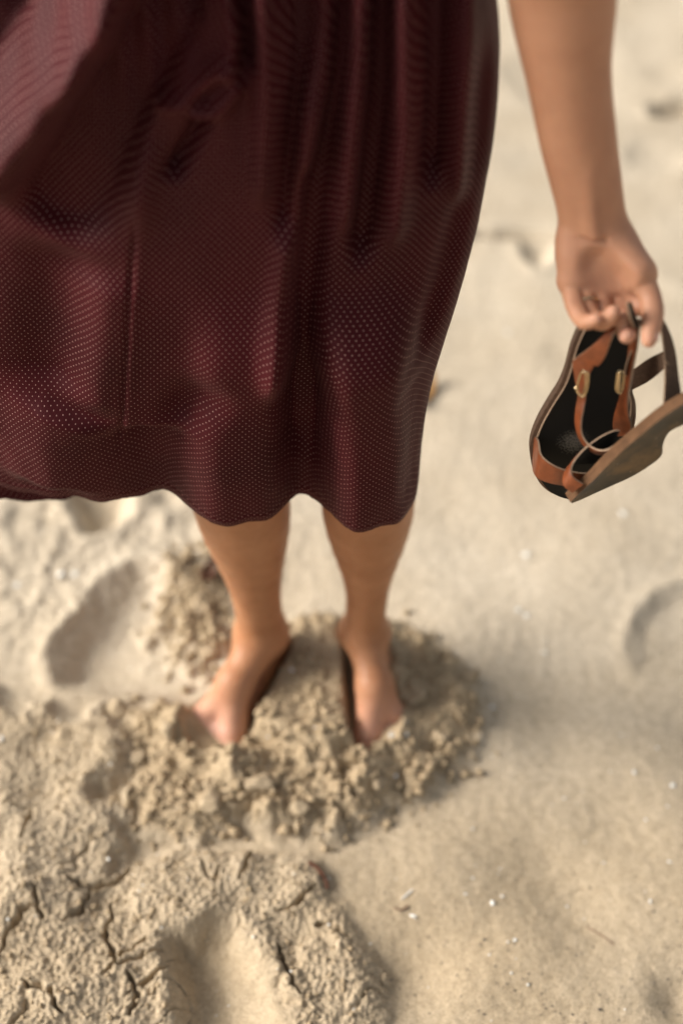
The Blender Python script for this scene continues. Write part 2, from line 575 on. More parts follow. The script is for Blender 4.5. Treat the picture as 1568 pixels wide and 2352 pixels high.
        if poly is PRINT_A or poly is PRINT_B:      # deep under the left wall, running out to the right
            ca, cb = (G(150, 1420), G(500, 1500)) if poly is PRINT_A else (G(400, 2230), G(700, 2300))
            run = np.clip(((x - ca[0]) * (cb[0] - ca[0]) + (y - ca[1]) * (cb[1] - ca[1])) / ((cb[0] - ca[0]) ** 2 + (cb[1] - ca[1]) ** 2), 0, 1)
            floor = floor + dep * 0.95 * run ** 1.5
        h = h * (1 - mp) + mp * (floor + base)
        h = h + rim * np.exp(-((sp - 0.006) / 0.012) ** 2) * (1 - mp)
        damp = damp * (1 - mp) + mp * dmp
    m4 = m4 * sstep(0, 0.5, m4)
    h = h + m4 * (0.006 + 1.35 * clod)
    damp = np.maximum(damp, 0.45 * m4)
    # pockets the feet have pressed into the mound
    for key, f in FOOT.items():
        d1, t1 = seg_dist(x, y, f['heel'], f['ball'])
        r1 = 0.030 + 0.010 * t1
        d2, t2 = seg_dist(x, y, f['ball'], f['big'])
        d3, t3 = seg_dist(x, y, f['ball'], f['little'])
        dd = np.minimum(np.minimum(d1 - r1, d2 - 0.016 + 0.012 * t2), d3 - 0.016 + 0.016 * t3)
        if key == 'R':
            open_ = np.where(x < f['heel'][0] + 0.004, 0.003, -0.014)
        else:
            open_ = np.where(x > f['heel'][0] + (f['ball'][0] - f['heel'][0]) * t1, 0.005, 0.002)
        mp = sstep(0.006, -0.004, dd - open_) * sstep(1.055, 1.085, y)
        h = h * (1 - mp) + mp * np.minimum(h, 0.002 + 0.016 * t1 ** 2)
        if key == 'R':
            h = h + 0.010 * np.exp(-((x - 0.090) ** 2 + (y - 1.118) ** 2) / 0.024 ** 2)
        # sand heaped over the toes
        for tip in (f['big'], f['little']):
            h = h + 0.020 * np.exp(-((x - tip[0]) ** 2 + (y - tip[1] + 0.004) ** 2) / 0.024 ** 2)
    # the damp mask also carries a tone shift, browner close to the camera
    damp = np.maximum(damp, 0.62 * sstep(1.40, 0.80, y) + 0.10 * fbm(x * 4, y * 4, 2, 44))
    return h, np.clip(damp, 0, 1)


def axis_samples(lo, hi, step, far_lo, far_hi, view_lo, view_hi):
    def side(start, view, end):
        o = []; p = start; q = step
        while p < end:
            o.append(p)
            q = min(q * 1.05, 0.0035 + 0.004 * (p - start)) if p < view else q * 1.15
            p += q
        return o + [end]
    mid = list(np.arange(lo, hi, step))
    up = side(hi, view_hi, far_hi)
    dn = [-p for p in side(-lo + step, -view_lo, -far_lo)]
    return np.array(dn[::-1] + mid + up)


xs = axis_samples(-0.42, 0.42, 0.0016, -150, 150, -1.0, 1.0)
ys = axis_samples(0.66, 1.42, 0.0016, -150, 400, 0.5, 3.7)
X, Y = np.meshgrid(xs, ys)
H = np.zeros(X.shape); DAMP = np.zeros(X.shape)
H, DAMP = beach_height(X, Y)
H = H + 0.0 * X
far = np.hypot(X, Y - 1.2)
H = H * sstep(60, 6, far)
nv, nu = X.shape
idx = np.arange(nu * nv).reshape(nv, nu)
quads = np.stack([idx[:-1, :-1], idx[:-1, 1:], idx[1:, 1:], idx[1:, :-1]], -1).reshape(-1, 4)
beach_me = fast_mesh('beach', np.stack([X, Y, H], -1).reshape(-1, 3), quads)
at = beach_me.attributes.new('damp', 'FLOAT', 'POINT')
at.data.foreach_set('value', DAMP.ravel().astype(np.float32))
beach = link('beach', beach_me, M_SAND)
tag(beach, kind='structure')


def ground_z(x, y):
    i = int(np.clip(np.searchsorted(xs, x), 1, nu - 1)); j = int(np.clip(np.searchsorted(ys, y), 1, nv - 1))
    return float(H[j, i])


def on_ground(u, v):
    p = G(u, v)
    for _ in range(3):
        p = G(u, v, ground_z(p[0], p[1]))
    return p


# ------------------------------------------------------------------ body: a smooth distance field turned into one skin
class Field:
    def __init__(self, lo, hi, h):
        self.lo = np.array(lo, float); self.h = h
        self.n = np.ceil((np.array(hi) - self.lo) / h).astype(int) + 1
        self.D = np.full(self.n, 1.0, np.float32)

    def _sub(self, lo, hi):
        a = np.clip(np.floor((lo - self.lo) / self.h).astype(int), 0, self.n)
        b = np.clip(np.ceil((hi - self.lo) / self.h).astype(int) + 1, 0, self.n)
        if np.any(b <= a): return None
        ax = [(self.lo[k] + self.h * np.arange(a[k], b[k])).astype(np.float32) for k in range(3)]
        return (slice(a[0], b[0]), slice(a[1], b[1]), slice(a[2], b[2])), np.meshgrid(*ax, indexing='ij')

    def cone(self, a, b, ra, rb, k=0.006, flat=None, cut=False, lin=False):
        """round cone from a to b; flat=(direction, factor) squashes the section along a direction"""
        a = np.array(a, float); b = np.array(b, float)
        mg = max(ra, rb) * 1.3 + k + 0.012
        r = self._sub(np.minimum(a, b) - mg, np.maximum(a, b) + mg)
        if r is None: return
        sl, (x, y, z) = r
        d = b - a
        L2 = float(d @ d) + 1e-12
        px, py, pz = x - a[0], y - a[1], z - a[2]
        t = np.clip((px * d[0] + py * d[1] + pz * d[2]) / L2, 0, 1)
        qx, qy, qz = px - t * d[0], py - t * d[1], pz - t * d[2]
        if flat is not None:
            w = np.array(flat[0], float); w /= np.linalg.norm(w)
            c = (qx * w[0] + qy * w[1] + qz * w[2]) * (flat[1] - 1)
            qx, qy, qz = qx + c * w[0], qy + c * w[1], qz + c * w[2]
        ts = t if lin else t * t * (3 - 2 * t) * 0.5 + t * 0.5
        dist = np.sqrt(qx * qx + qy * qy + qz * qz) - (ra + (rb - ra) * ts)
        A = self.D[sl]
        if cut:
            dist = -dist
            hh = np.clip(0.5 - 0.5 * (A - dist) / k, 0, 1)
            self.D[sl] = A * (1 - hh) + dist * hh + k * hh * (1 - hh)
        else:
            hh = np.clip(0.5 + 0.5 * (A - dist) / k, 0, 1)
            self.D[sl] = A * (1 - hh) + dist * hh - k * hh * (1 - hh)

    def chain(self, pts, rad, k=0.006, flat=None):
        a = catmull(np.concatenate([np.array(pts, float), np.array(rad, float)[:, None]], 1), (len(pts) - 1) * 5 + 1)
        for i in range(len(a) - 1):
            self.cone(a[i, :3], a[i + 1, :3], a[i, 3], a[i + 1, 3], k if i == 0 else 0.0012, flat, lin=True)

    def mesh(self):
        D = self.D
        ins = D < 0
        c = np.zeros(tuple(s - 1 for s in D.shape), np.int8)
        for dx in (0, 1):
            for dy in (0, 1):
                for dz in (0, 1):
                    c += ins[dx:D.shape[0] - 1 + dx, dy:D.shape[1] - 1 + dy, dz:D.shape[2] - 1 + dz]
        act = np.argwhere((c > 0) & (c < 8))
        ci = np.full(c.shape, -1, np.int32)
        ci[act[:, 0], act[:, 1], act[:, 2]] = np.arange(len(act))
        pos = np.zeros((len(act), 3)); cnt = np.zeros(len(act))
        corners = [(i, j, k) for i in (0, 1) for j in (0, 1) for k in (0, 1)]
        for p in corners:
            for ax in range(3):
                if p[ax]: continue
                q = list(p); q[ax] = 1
                va = D[act[:, 0] + p[0], act[:, 1] + p[1], act[:, 2] + p[2]]
                vb = D[act[:, 0] + q[0], act[:, 1] + q[1], act[:, 2] + q[2]]
                m = (va < 0) != (vb < 0)
                t = np.where(m, va / np.where(m, va - vb, 1), 0)
                pt = np.array(p, float)[None, :].repeat(len(act), 0)
                pt[:, ax] += t
                pos += pt * m[:, None]; cnt += m
        verts = self.lo + self.h * (act + pos / cnt[:, None])
        faces = []
        for ax in range(3):
            o1, o2 = (ax + 1) % 3, (ax + 2) % 3
            sl0 = [slice(None)] * 3; sl1 = [slice(None)] * 3
            sl0[ax] = slice(0, -1); sl1[ax] = slice(1, None)
            a = ins[tuple(sl0)]; b = ins[tuple(sl1)]
            e = np.argwhere(a != b)
            ok = (e[:, o1] > 0) & (e[:, o2] > 0) & (e[:, o1] < D.shape[o1] - 1) & (e[:, o2] < D.shape[o2] - 1)
            e = e[ok]
            fl = a[e[:, 0], e[:, 1], e[:, 2]]

            def cell(d1, d2):
                q = e.copy(); q[:, o1] += d1; q[:, o2] += d2
                return ci[q[:, 0], q[:, 1], q[:, 2]]
            f = np.stack([cell(-1, -1), cell(0, -1), cell(0, 0), cell(-1, 0)], 1)
            f[~fl] = f[~fl][:, ::-1]
            faces.append(f)
        return verts, np.concatenate(faces)


def V(*a): return np.array(a, float)


# --- arm and hand
def Z2(zx, zy, d):                    # picture notes of the hand -> space
    return P(1175.8 + .25015 * zx, 505.2 + .25015 * zy, d)


HD = 1.262
arm = Field((0.05, 0.93, 0.66), (0.36, 1.22, 1.30), 0.0016)
view = ray(1350, 500); view = view / np.linalg.norm(view)
# forearm: centre line and half widths read at several heights
fore = [P(1283, -130, 1.125), P(1291, 0, 1.150), P(1304, 164, 1.180), P(1328, 328, 1.215), P(1352, 455, 1.242), P(1361, 520, 1.256), P(1366, 560, 1.264)]
frad = [0.0435, 0.0432, 0.0352, 0.0322, 0.0292, 0.0288, 0.0292]
fa = catmull(np.concatenate([np.array(fore), np.array(frad)[:, None], 1.18 + 0.05 * np.arange(7)[:, None]], 1), 43)
for i in range(len(fa) - 1):
    arm.cone(fa[i, :3], fa[i + 1, :3], fa[i, 3], fa[i + 1, 3], 0.0015, flat=(view, fa[i, 4]), lin=True)
elbow = fore[0]; shoulder = V(0.150, 1.205, 1.335)
arm.cone(elbow, shoulder, 0.042, 0.047, 0.02)
# tendons at the inner wrist
arm.cone(P(1352, 400, 1.210), P(1366, 545, 1.238), 0.003, 0.0035, 0.008)
arm.cone(P(1338, 410, 1.213), P(1350, 545, 1.241), 0.0025, 0.003, 0.008)
# palm
wr = Z2(735, 120, HD + 0.004)
pk = [Z2(535, 580, HD + .012), Z2(655, 620, HD + .012), Z2(790, 630, HD + .014), Z2(930, 610, HD + .016)]
for q, r in zip(pk, (0.0105, 0.0115, 0.012, 0.012)):
    arm.cone(wr, q, 0.017, r, 0.012)
arm.cone(Z2(560, 200, HD + .0), Z2(545, 520, HD + .006), 0.0150, 0.0115, 0.012)       # heel of the hand
arm.cone(Z2(700, 130, HD), Z2(600, 330, HD + .002), 0.016, 0.013, 0.012)
arm.cone(Z2(880, 170, HD - .002), Z2(1130, 470, HD - .010), 0.0190, 0.0165, 0.014)    # ball of the thumb
arm.cone(Z2(960, 200, HD + .006), Z2(1180, 500, HD + .002), 0.0150, 0.0130, 0.012)
arm.cone(Z2(940, 560, HD + .012), Z2(1150, 520, HD + .004), 0.011, 0.011, 0.012)
arm.cone(Z2(1030, 640, HD + .016), Z2(1170, 800, HD + .004), 0.0095, 0.0085, 0.008)      # web
# hollow of the palm
arm.cone(Z2(790, 420, HD - .021), Z2(960, 590, HD - .017), 0.0130, 0.0125, 0.011, cut=True)
for dy in (0, 38):
    arm.cone(Z2(480, 165 + dy, HD - .020), Z2(860, 175 + dy, HD - .024), 0.0014, 0.0014, 0.003, cut=True)
FK = 0.0022
thumb = [Z2(1150, 500, HD - .006), Z2(1255, 690, HD - .010), Z2(1285, 850, HD - .014), Z2(1268, 1000, HD - .018), Z2(1252, 1110, HD - .020)]
arm.chain(thumb, (0.0132, 0.0100, 0.0098, 0.0084, 0.0062), 0.006)
pinky = [pk[0], Z2(575, 790, HD - .002), Z2(640, 915, HD - .012), Z2(700, 935, HD - .020), Z2(772, 912, HD - .027)]
arm.chain(pinky, (0.0102, 0.0082, 0.0073, 0.0065, 0.0052), FK)
ringf = [pk[1], Z2(700, 850, HD + .002), Z2(815, 935, HD - .010), Z2(885, 900, HD - .020), Z2(930, 842, HD - .026)]
arm.chain(ringf, (0.0107, 0.0085, 0.0076, 0.0069, 0.0057), FK)
midf = [pk[2], Z2(850, 860, HD + .010), Z2(960, 960, HD + .002), Z2(1010, 930, HD - .008), Z2(1020, 880, HD - .012)]
arm.chain(midf, (0.0112, 0.0092, 0.0082, 0.0074, 0.006), FK)
indf = [pk[3], Z2(1010, 850, HD + .014), Z2(1055, 1010, HD + .008), Z2(1052, 1050, HD - .004), Z2(1048, 1062, HD - .016)]
arm.chain(indf, (0.0110, 0.0088, 0.0080, 0.0076, 0.0066), FK)
# creases where the fingers fold off the palm
for (a, b, r) in ((Z2(470, 610, HD - .010), Z2(740, 580, HD - .012), 0.0030), (Z2(740, 575, HD - .011), Z2(1010, 650, HD - .010), 0.0032),
                  (Z2(500, 735, HD - .012), Z2(700, 750, HD - .013), 0.0026), (Z2(560, 860, HD - .021), Z2(680, 845, HD - .023), 0.0011)):
    arm.cone(a, b, r, r, 0.003, cut=True)
av, af = arm.mesh()
del arm.D

# --- legs, torso, head (mostly under the dress or above the picture)
bod = Field((-0.36, 1.00, -0.06), (0.30, 1.37, 1.72), 0.0034)
legs = {'L': dict(hip=V(-0.110, 1.235, 0.88), knee=V(-0.126, 1.168, 0.475), calf=V(-0.1175, 1.203, 0.335), low=V(-0.1095, 1.207, 0.20), ank=V(-0.1055, 1.212, 0.105)),
        'R': dict(hip=V(0.048, 1.235, 0.88), knee=V(0.030, 1.172, 0.475), calf=V(0.0315, 1.203, 0.335), low=V(0.0325, 1.207, 0.20), ank=V(0.0305, 1.214, 0.105))}
for k_, g in legs.items():
    s = 1.0 if k_ == 'L' else 0.96
    s2 = 1.0 if k_ == 'L' else 0.87
    bod.cone(g['hip'], g['knee'], 0.082, 0.052, 0.02)
    bod.chain([g['knee'], g['calf'], g['low'], g['ank']], [0.052 * s, 0.0570 * s, 0.0335 * s2, 0.0300 * s2], 0.02)
    bod.cone(g['ank'] + V(0.012, 0.004, -.012), g['ank'] + V(-.012, 0.004, -.012), 0.0225, 0.0225, 0.012)      # ankle bones
    f = FOOT[k_]
    heel = V(*f['heel'], 0.026); ball = V(*f['ball'], 0.016); big = V(*f['big'], 0.0); lit = V(*f['little'], 0.0)
    sgn = 1 if f['big'][0] > f['ball'][0] else -1
    inner = V(f['ball'][0] + sgn * 0.019, f['ball'][1] - 0.008, 0.012)
    outer = V(f['ball'][0] - sgn * 0.027, f['ball'][1] + 0.012, 0.009)
    bod.cone(g['ank'], heel, 0.029 * s2, 0.0265 * s2, 0.018)
    inst = g['ank'] * 0.42 + ball * 0.58 + V(0, 0, 0.008)
    bod.cone(g['ank'] + V(0, -.004, -.012), inst, 0.0290 * s2, 0.0225 * s2, 0.016)
    bod.cone(inst, inner, 0.0225, 0.0150, 0.012)
    bod.cone(inst, outer, 0.0205, 0.0120, 0.012)
    bod.cone(heel, outer + V(0, .01, 0), 0.0235, 0.0135, 0.014)
    bod.cone(heel, inner, 0.0235, 0.0140, 0.014)
    bod.cone(inner, outer, 0.0145, 0.0125, 0.010)
    for q in range(5):
        t = q / 4
        base = inner * (1 - t) + outer * t + V(0, -0.008, -0.002)
        tip = V(f['big'][0], f['big'][1], 0.002) * (1 - t) + V(f['little'][0], f['little'][1], 0.000) * t + V(0, -0.006 * math.sin(math.pi * t), 0)
        r = 0.0112 if q == 0 else 0.0086 - 0.0005 * q
        mid = (base + tip) / 2 + V(0, 0, 0.003)
        bod.chain([base, mid, tip], [r + 0.0015, r, r * 0.92], 0.0045)
bod.cone(V(-0.10, 1.245, 0.90), V(0.03, 1.245, 0.90), 0.090, 0.090, 0.03)
bod.cone(V(-0.03, 1.240, 0.93), V(-0.03, 1.235, 1.08), 0.095, 0.085, 0.04)
bod.cone(V(-0.03, 1.225, 1.08), V(-0.03, 1.225, 1.26), 0.085, 0.095, 0.04)
bod.cone(V(-0.16, 1.225, 1.335), V(0.10, 1.225, 1.335), 0.060, 0.060, 0.03)
bod.cone(V(0.10, 1.215, 1.335), shoulder, 0.055, 0.048, 0.03)
bod.cone(shoulder, shoulder * 0.5 + elbow * 0.5, 0.047, 0.0405, 0.02)
bod.cone(V(-0.03, 1.225, 1.36), V(-0.03, 1.215, 1.46), 0.048, 0.045, 0.02)
# the other arm, bent up against the chest
bod.chain([V(-0.20, 1.215, 1.325), V(-0.255, 1.20, 1.14), V(-0.15, 1.06, 1.24), V(-0.115, 1.055, 1.29)], [0.047, 0.037, 0.027, 0.026], 0.015)
for q in range(5):
    bod.cone(V(-0.12 + 0.014 * q - 0.02, 1.055, 1.28), V(-0.135 + 0.018 * q, 1.050, 1.365 - abs(q - 2) * 0.008), 0.010, 0.0075, 0.005)
# head
bod.cone(V(-0.03, 1.225, 1.60), V(-0.03, 1.205, 1.53), 0.078, 0.056, 0.02)
bod.cone(V(-0.03, 1.155, 1.545), V(-0.03, 1.135, 1.515), 0.008, 0.012, 0.01)
bod.cone(V(-0.05, 1.160, 1.482), V(-0.01, 1.160, 1.482), 0.006, 0.006, 0.006)
bv, bf = bod.mesh()
del bod.D


def tri_obj(name, v, f):
    return bpy.data.objects.new(name, fast_mesh(name, v, f))


# union of the two skins into one continuous body
oa = tri_obj('tmp_arm', av, af); ob = tri_obj('tmp_body', bv, bf)
COL.objects.link(oa); COL.objects.link(ob)
body_me = None
try:
    md = ob.modifiers.new('b', 'BOOLEAN')
    md.operation = 'UNION'; md.object = oa; md.solver = 'MANIFOLD'
    dg = bpy.context.evaluated_depsgraph_get()
    body_me = bpy.data.meshes.new_from_object(ob.evaluated_get(dg))
    if len(body_me.vertices) < 0.8 * (len(av) + len(bv)):
        body_me = None
except Exception as ex:
    print('union failed', ex)
    body_me = None
if body_me is None:
    print('fallback join')
    body_me = fast_mesh('body', np.concatenate([bv, av]), np.concatenate([bf, af + len(bv)]))
for o in (oa, ob):
    bpy.data.objects.remove(o)
print('body verts', len(body_me.vertices))
co = np.zeros(len(body_me.vertices) * 3, np.float32)
body_me.vertices.foreach_get('co', co)
co = co.reshape(-1, 3)
pink = np.zeros(len(co))
for c, r, a in [(thumb[-1], .014, .55), (pinky[-1], .012, .55), (ringf[-1], .012, .6), (indf[-1], .013, .75), (midf[-1], .012, .5),
                (Z2(620, 690, HD - .01), .022, .28), (Z2(850, 680, HD - .01), .025, .30), (Z2(560, 250, HD - .01), .02, .15), (thumb[2], .02, .2)]:
    pink = np.maximum(pink, a * np.exp(-((co - c) ** 2).sum(1) / r ** 2))
sd, _ = seg_dist(co[:, 0], co[:, 2], (fore[0][0], fore[0][2]), (fore[6][0], fore[6][2]))
pink = np.maximum(pink, 0.24 * sstep(0.10, 0.03, sd) * (co[:, 2] > 0.6))
pink = np.maximum(pink, 0.30 * (co[:, 0] > 0.15) * (co[:, 2] > 0.6) * (co[:, 2] < 0.83))
for f in FOOT.values():
    for q in (f['big'], f['little'], f['ball']):
        pink = np.maximum(pink, 0.85 * np.exp(-((co - V(*q, 0.01)) ** 2).sum(1) / 0.05 ** 2))  # pinkish toes, plus the sunlit brightness of the foot tops painted into the colour
pa = body_me.attributes.new('pink', 'FLOAT', 'POINT')
pa.data.foreach_set('value', pink.astype(np.float32))

person = empty('person', (-0.03, 1.2, 0))
tag(person, 'barefoot person in a dotted wine red dress, ankles deep in dug-up sand, holding sandals', 'person')
link('body', body_me, M_SKIN, person)


def ring_mesh(center, axis, r, w, th, seg=28):
    axis = np.array(axis, float); axis /= np.linalg.norm(axis)
    a = np.cross(axis, [0, 0, 1.0]); a /= np.linalg.norm(a)
    b = np.cross(axis, a)
    vs_, fs = [], []
    for i in range(seg):
        t = 2 * math.pi * i / seg
        e = a * math.cos(t) + b * math.sin(t)
        for (rr, ww) in ((r, -w / 2), (r + th, -w / 2), (r + th, w / 2), (r, w / 2)):
            vs_.append(center + e * rr + axis * ww)
    for i in range(seg):
        j = (i + 1) % seg
        for k in range(4):
            fs.append((i * 4 + k, j * 4 + k, j * 4 + (k + 1) % 4, i * 4 + (k + 1) % 4))
    return fast_mesh('ring', np.array(vs_), np.array(fs))


rc = pk[1] * 0.35 + ringf[1] * 0.65
link('finger_ring', ring_mesh(rc, ringf[1] - pk[1], 0.0098, 0.0024, 0.0013), M_GOLD, person)


def nail_mesh(center, along, out, w, l, name='nail'):
    along = np.array(along, float); along /= np.linalg.norm(along)
    out = np.array(out, float); out -= along * (out @ along); out /= np.linalg.norm(out)
    side = np.cross(along, out)
    vs_, fs = [], []
    N, K = 7, 7
    for i in range(N):
        for j in range(K):
            a = (i / (N - 1) - 0.5) * 2; b = (j / (K - 1) - 0.5) * 2
            ww = w * (1 - 0.25 * max(0, abs(a) - 0.5) ** 2 * 4)
            vs_.append(center + along * a * l / 2 + side * b * ww / 2 + out * (-0.0022 * b * b - 0.0006 * a * a))
    for i in range(N - 1):
        for j in range(K - 1):
            p = i * K + j
            fs.append((p, p + K, p + K + 1, p + 1))
    me = fast_mesh(name, np.array(vs_), np.array(fs))
    return me


def add_solid(o, t, off=0):
    m = o.modifiers.new('thick', 'SOLIDIFY')
    m.thickness = t
    m.offset = off
    return o


tdir = thumb[4] - thumb[3]
right_dir = V(1, 0, 0) - 0.25 * view
o = link('nail', nail_mesh((thumb[3] * 0.55 + thumb[4] * 0.45) + right_dir / np.linalg.norm(right_dir) * 0.0080, tdir, right_dir, 0.0105, 0.0125), M_NAIL, person)
add_solid(o, 0.0006)
for k_ in ('L', 'R'):
    f = FOOT[k_]
    o = link('nail', nail_mesh(V(f['big'][0], f['big'][1] + 0.002, 0.0125), V(0, -1, -0.1), V(0, -0.15, 1), 0.0105, 0.011), M_NAIL, person)
    add_solid(o, 0.0006)
for sx in (-0.062, 0.002):
    bm = bmesh.new()
    bmesh.ops.create_uvsphere(bm, u_segments=16, v_segments=10, radius=0.0115)
    me = bpy.data.meshes.new('eye'); bm.to_mesh(me); bm.free()
    o = link('eye', me, plain_mat('eye', (0.5, 0.45, 0.42), 0.2, 0.5), person)
    o.location = Vector((sx, 1.152, 1.568)) - Vector(person.location) if False else Vector((sx, 1.152, 1.568))
hair = Field((-0.16, 1.10, 1.30), (0.10, 1.37, 1.75), 0.005)
hair.cone(V(-0.03, 1.245, 1.615), V(-0.03, 1.265, 1.56), 0.088, 0.080, 0.02)
hair.cone(V(-0.10, 1.245, 1.58), V(-0.11, 1.265, 1.36), 0.030, 0.022, 0.03)
hair.cone(V(0.04, 1.245, 1.58), V(0.05, 1.265, 1.36), 0.030, 0.022, 0.03)
hair.cone(V(-0.03, 1.290, 1.56), V(-0.03, 1.325, 1.36), 0.055, 0.035, 0.03)
hv, hf = hair.mesh()
link('hair', fast_mesh('hair', hv, hf), M_HAIR, person)

# ------------------------------------------------------------------ the dress
NT, NP = 330, 760
ZT = 1.36                                    # top of the bodice
# z, centre y, right x, left x, front y, back y
prof = np.array([
    (1.36, 1.225, 0.090, -0.150, 1.150, 1.300), (1.28, 1.225, 0.105, -0.165, 1.105, 1.325), (1.18, 1.225, 0.095, -0.160, 1.105, 1.330),
    (1.09, 1.220, 0.100, -0.220, 1.110, 1.325), (1.03, 1.215, 0.122, -0.350, 1.090, 1.335), (0.96, 1.210, 0.139, -0.405, 1.075, 1.345),
    (0.88, 1.205, 0.143, -0.425, 1.070, 1.350), (0.78, 1.200, 0.134, -0.430, 1.070, 1.345), (0.68, 1.195, 0.118, -0.430, 1.072, 1.330),
    (0.58, 1.190, 0.096, -0.428, 1.080, 1.300), (0.50, 1.182, 0.088, -0.425, 1.086, 1.270), (0.44, 1.178, 0.0865, -0.425, 1.092, 1.262)])
tt = np.linspace(0, 1, NT)
zrow = np.where(tt < 0.16, ZT + (1.06 - ZT) * tt / 0.16, 1.06 + (0.44 - 1.06) * (tt - 0.16) / 0.84)


def pr(c, z):
    from_z = prof[::-1, 0]; val = prof[::-1, c]
    # smooth interpolation
    o_ = np.interp(z, from_z, val)
    return sum(np.interp(z + dz, from_z, val) for dz in np.linspace(-0.035, 0.035, 9)) / 9


phi = np.concatenate([np.linspace(0, math.pi, NP * 2 // 3, endpoint=False), np.linspace(math.pi, 2 * math.pi, NP - NP * 2 // 3, endpoint=False)])
PH, ZZ = np.meshgrid(phi, zrow)
xr, xl, yf, yb, yc = pr(2, ZZ), pr(3, ZZ), pr(4, ZZ), pr(5, ZZ), pr(1, ZZ)
cph, sph = np.cos(PH), np.sin(PH)
e = 0.80
xx = (xr + xl) / 2 + (xr - xl) / 2 * np.sign(cph) * np.abs(cph) ** e
front = sph > 0
yy = np.where(front, yc - (yc - yf) * np.abs(sph) ** 0.55, yc + (yb - yc) * np.abs(sph) ** 0.8)
# the wind-blown left flap is thin: draw its back towards its front
flap = sstep(-0.16, -0.34, xx) * sstep(1.06, 0.85, ZZ)
yy = np.where(front, yy + 0.02 * flap, yy * (1 - 0.75 * flap) + 0.75 * flap * (yf + 0.055))
Zd = ZZ.copy()
base = np.stack([xx, yy, ZZ], -1)             # the cut of the cloth before it falls into folds
# picture position of each point, used to lay the folds where the photograph has them
fm = np.where(front, sstep(0.0, 0.25, sph), 0)


def uvxz(pts, y=1.078):
    return [tuple(PY(u, v, y)[[0, 2]]) for u, v in pts]


FOLD = 1.75


def fold(pts, width, amp, sharp=1.0, taper=0.18, tl=None, pw=2):
    """amp < 0 comes towards the camera"""
    global yy
    d, t = line_dist(xx, ZZ, uvxz(pts))
    tp = (sstep(0, taper, t) if not tl else 1.0) * sstep(1, 1 - taper, t)
    yy = yy + fm * amp * FOLD * tp * np.exp(-(d / width) ** pw * sharp)


# broad valleys and ridges
fold([(310, -120), (205, 80), (60, 280), (-80, 480)], 0.026, -0.036, tl=1)       # sunlit fold at the upper left
fold([(420, -150), (365, 60), (265, 240), (175, 420), (110, 560)], 0.028, 0.044, tl=1)
fold([(95, -100), (10, 40), (-90, 170)], 0.014, 0.030, tl=1)
fold([(290, -90), (220, 40), (120, 190)], 0.010, -0.008, tl=1)   # deep shadow beside it
fold([(470, -60), (420, 150), (330, 300), (318, 560)], 0.014, -0.010, tl=1)
fold([(330, 240), (420, 220), (480, 165), (545, 120)], 0.0075, -0.009)
fold([(420, 250), (500, 235), (565, 165)], 0.008, -0.010)
fold([(520, -40), (535, 80), (525, 190)], 0.007, -0.010, tl=1)
fold([(468, 250), (445, 300), (385, 410)], 0.008, 0.013)
fold([(560, -60), (575, 60), (570, 170)], 0.008, 0.010, tl=1)
fold([(375, 60), (410, 40), (470, 30)], 0.007, 0.010)
fold([(690, -60), (690, 150), (660, 420), (650, 560)], 0.009, 0.015, tl=1)
fold([(735, 60), (690, 350), (655, 620), (640, 780), (632, 920)], 0.013, -0.013)
fold([(788, -60), (770, 150), (720, 440), (700, 640), (690, 860), (690, 1010), (705, 1120)], 0.015, 0.018, tl=1)
fold([(830, -60), (810, 260), (790, 560)], 0.010, -0.012, tl=1)
fold([(885, -60), (872, 180), (850, 420), (820, 640)], 0.010, 0.024, tl=1)
fold([(930, -60), (935, 300), (900, 600)], 0.011, -0.013, tl=1)
fold([(1010, -60), (1000, 200), (990, 480)], 0.010, 0.017, tl=1)
fold([(1090, -60), (1070, 250), (1060, 560)], 0.010, -0.013, tl=1)
fold([(605, -60), (612, 200), (600, 480)], 0.009, -0.012, tl=1)
fold([(755, -60), (745, 200), (700, 420)], 0.008, -0.011, tl=1)
fold([(1130, 100), (1090, 420), (1010, 720), (930, 900)], 0.012, 0.008)
# the knees push the cloth forward, it sinks between them
fold([(600, 640), (565, 860), (548, 1000), (545, 1500)], 0.050, -0.014, taper=0.3, pw=4)
fold([(830, 640), (850, 860), (862, 1040), (868, 1500)], 0.046, -0.030, taper=0.3, pw=4)
fold([(705, 800), (695, 950), (692, 1080), (695, 1500)], 0.024, 0.016, taper=0.3)
fold([(540, 850), (440, 920), (370, 1010)], 0.022, 0.010, taper=0.4)
fold([(330, 980), (350, 1100), (355, 1450)], 0.040, 0.017)
fold([(150, 950), (120, 1060), (110, 1180)], 0.05, -0.012)
fold([(940, 860), (950, 1000), (945, 1180)], 0.012, 0.008)
fold([(150, 560), (130, 760), (110, 950)], 0.04, 0.010)
fold([(240, 600), (230, 800), (200, 980)], 0.03, -0.008)
# side seam: a narrow sunk line with a soft pucker
fold([(318, 440), (305, 600), (292, 800), (282, 950), (262, 1100)], 0.0030, 0.0024)
fold([(330, 440), (317, 600), (304, 800), (294, 950), (274, 1100)], 0.008, -0.0016)
# the cloth rests on the hips and thighs: no valley sinks deeper than that
dsp = yy - base[..., 1]
lim = 0.024 + 0.012 * sstep(0.70, 0.50, ZZ)
dsp = np.where(dsp > 0.5 * lim, 0.5 * lim + 0.5 * lim * np.tanh((dsp - 0.5 * lim) / (0.5 * lim)), dsp)
yy = base[..., 1] + dsp
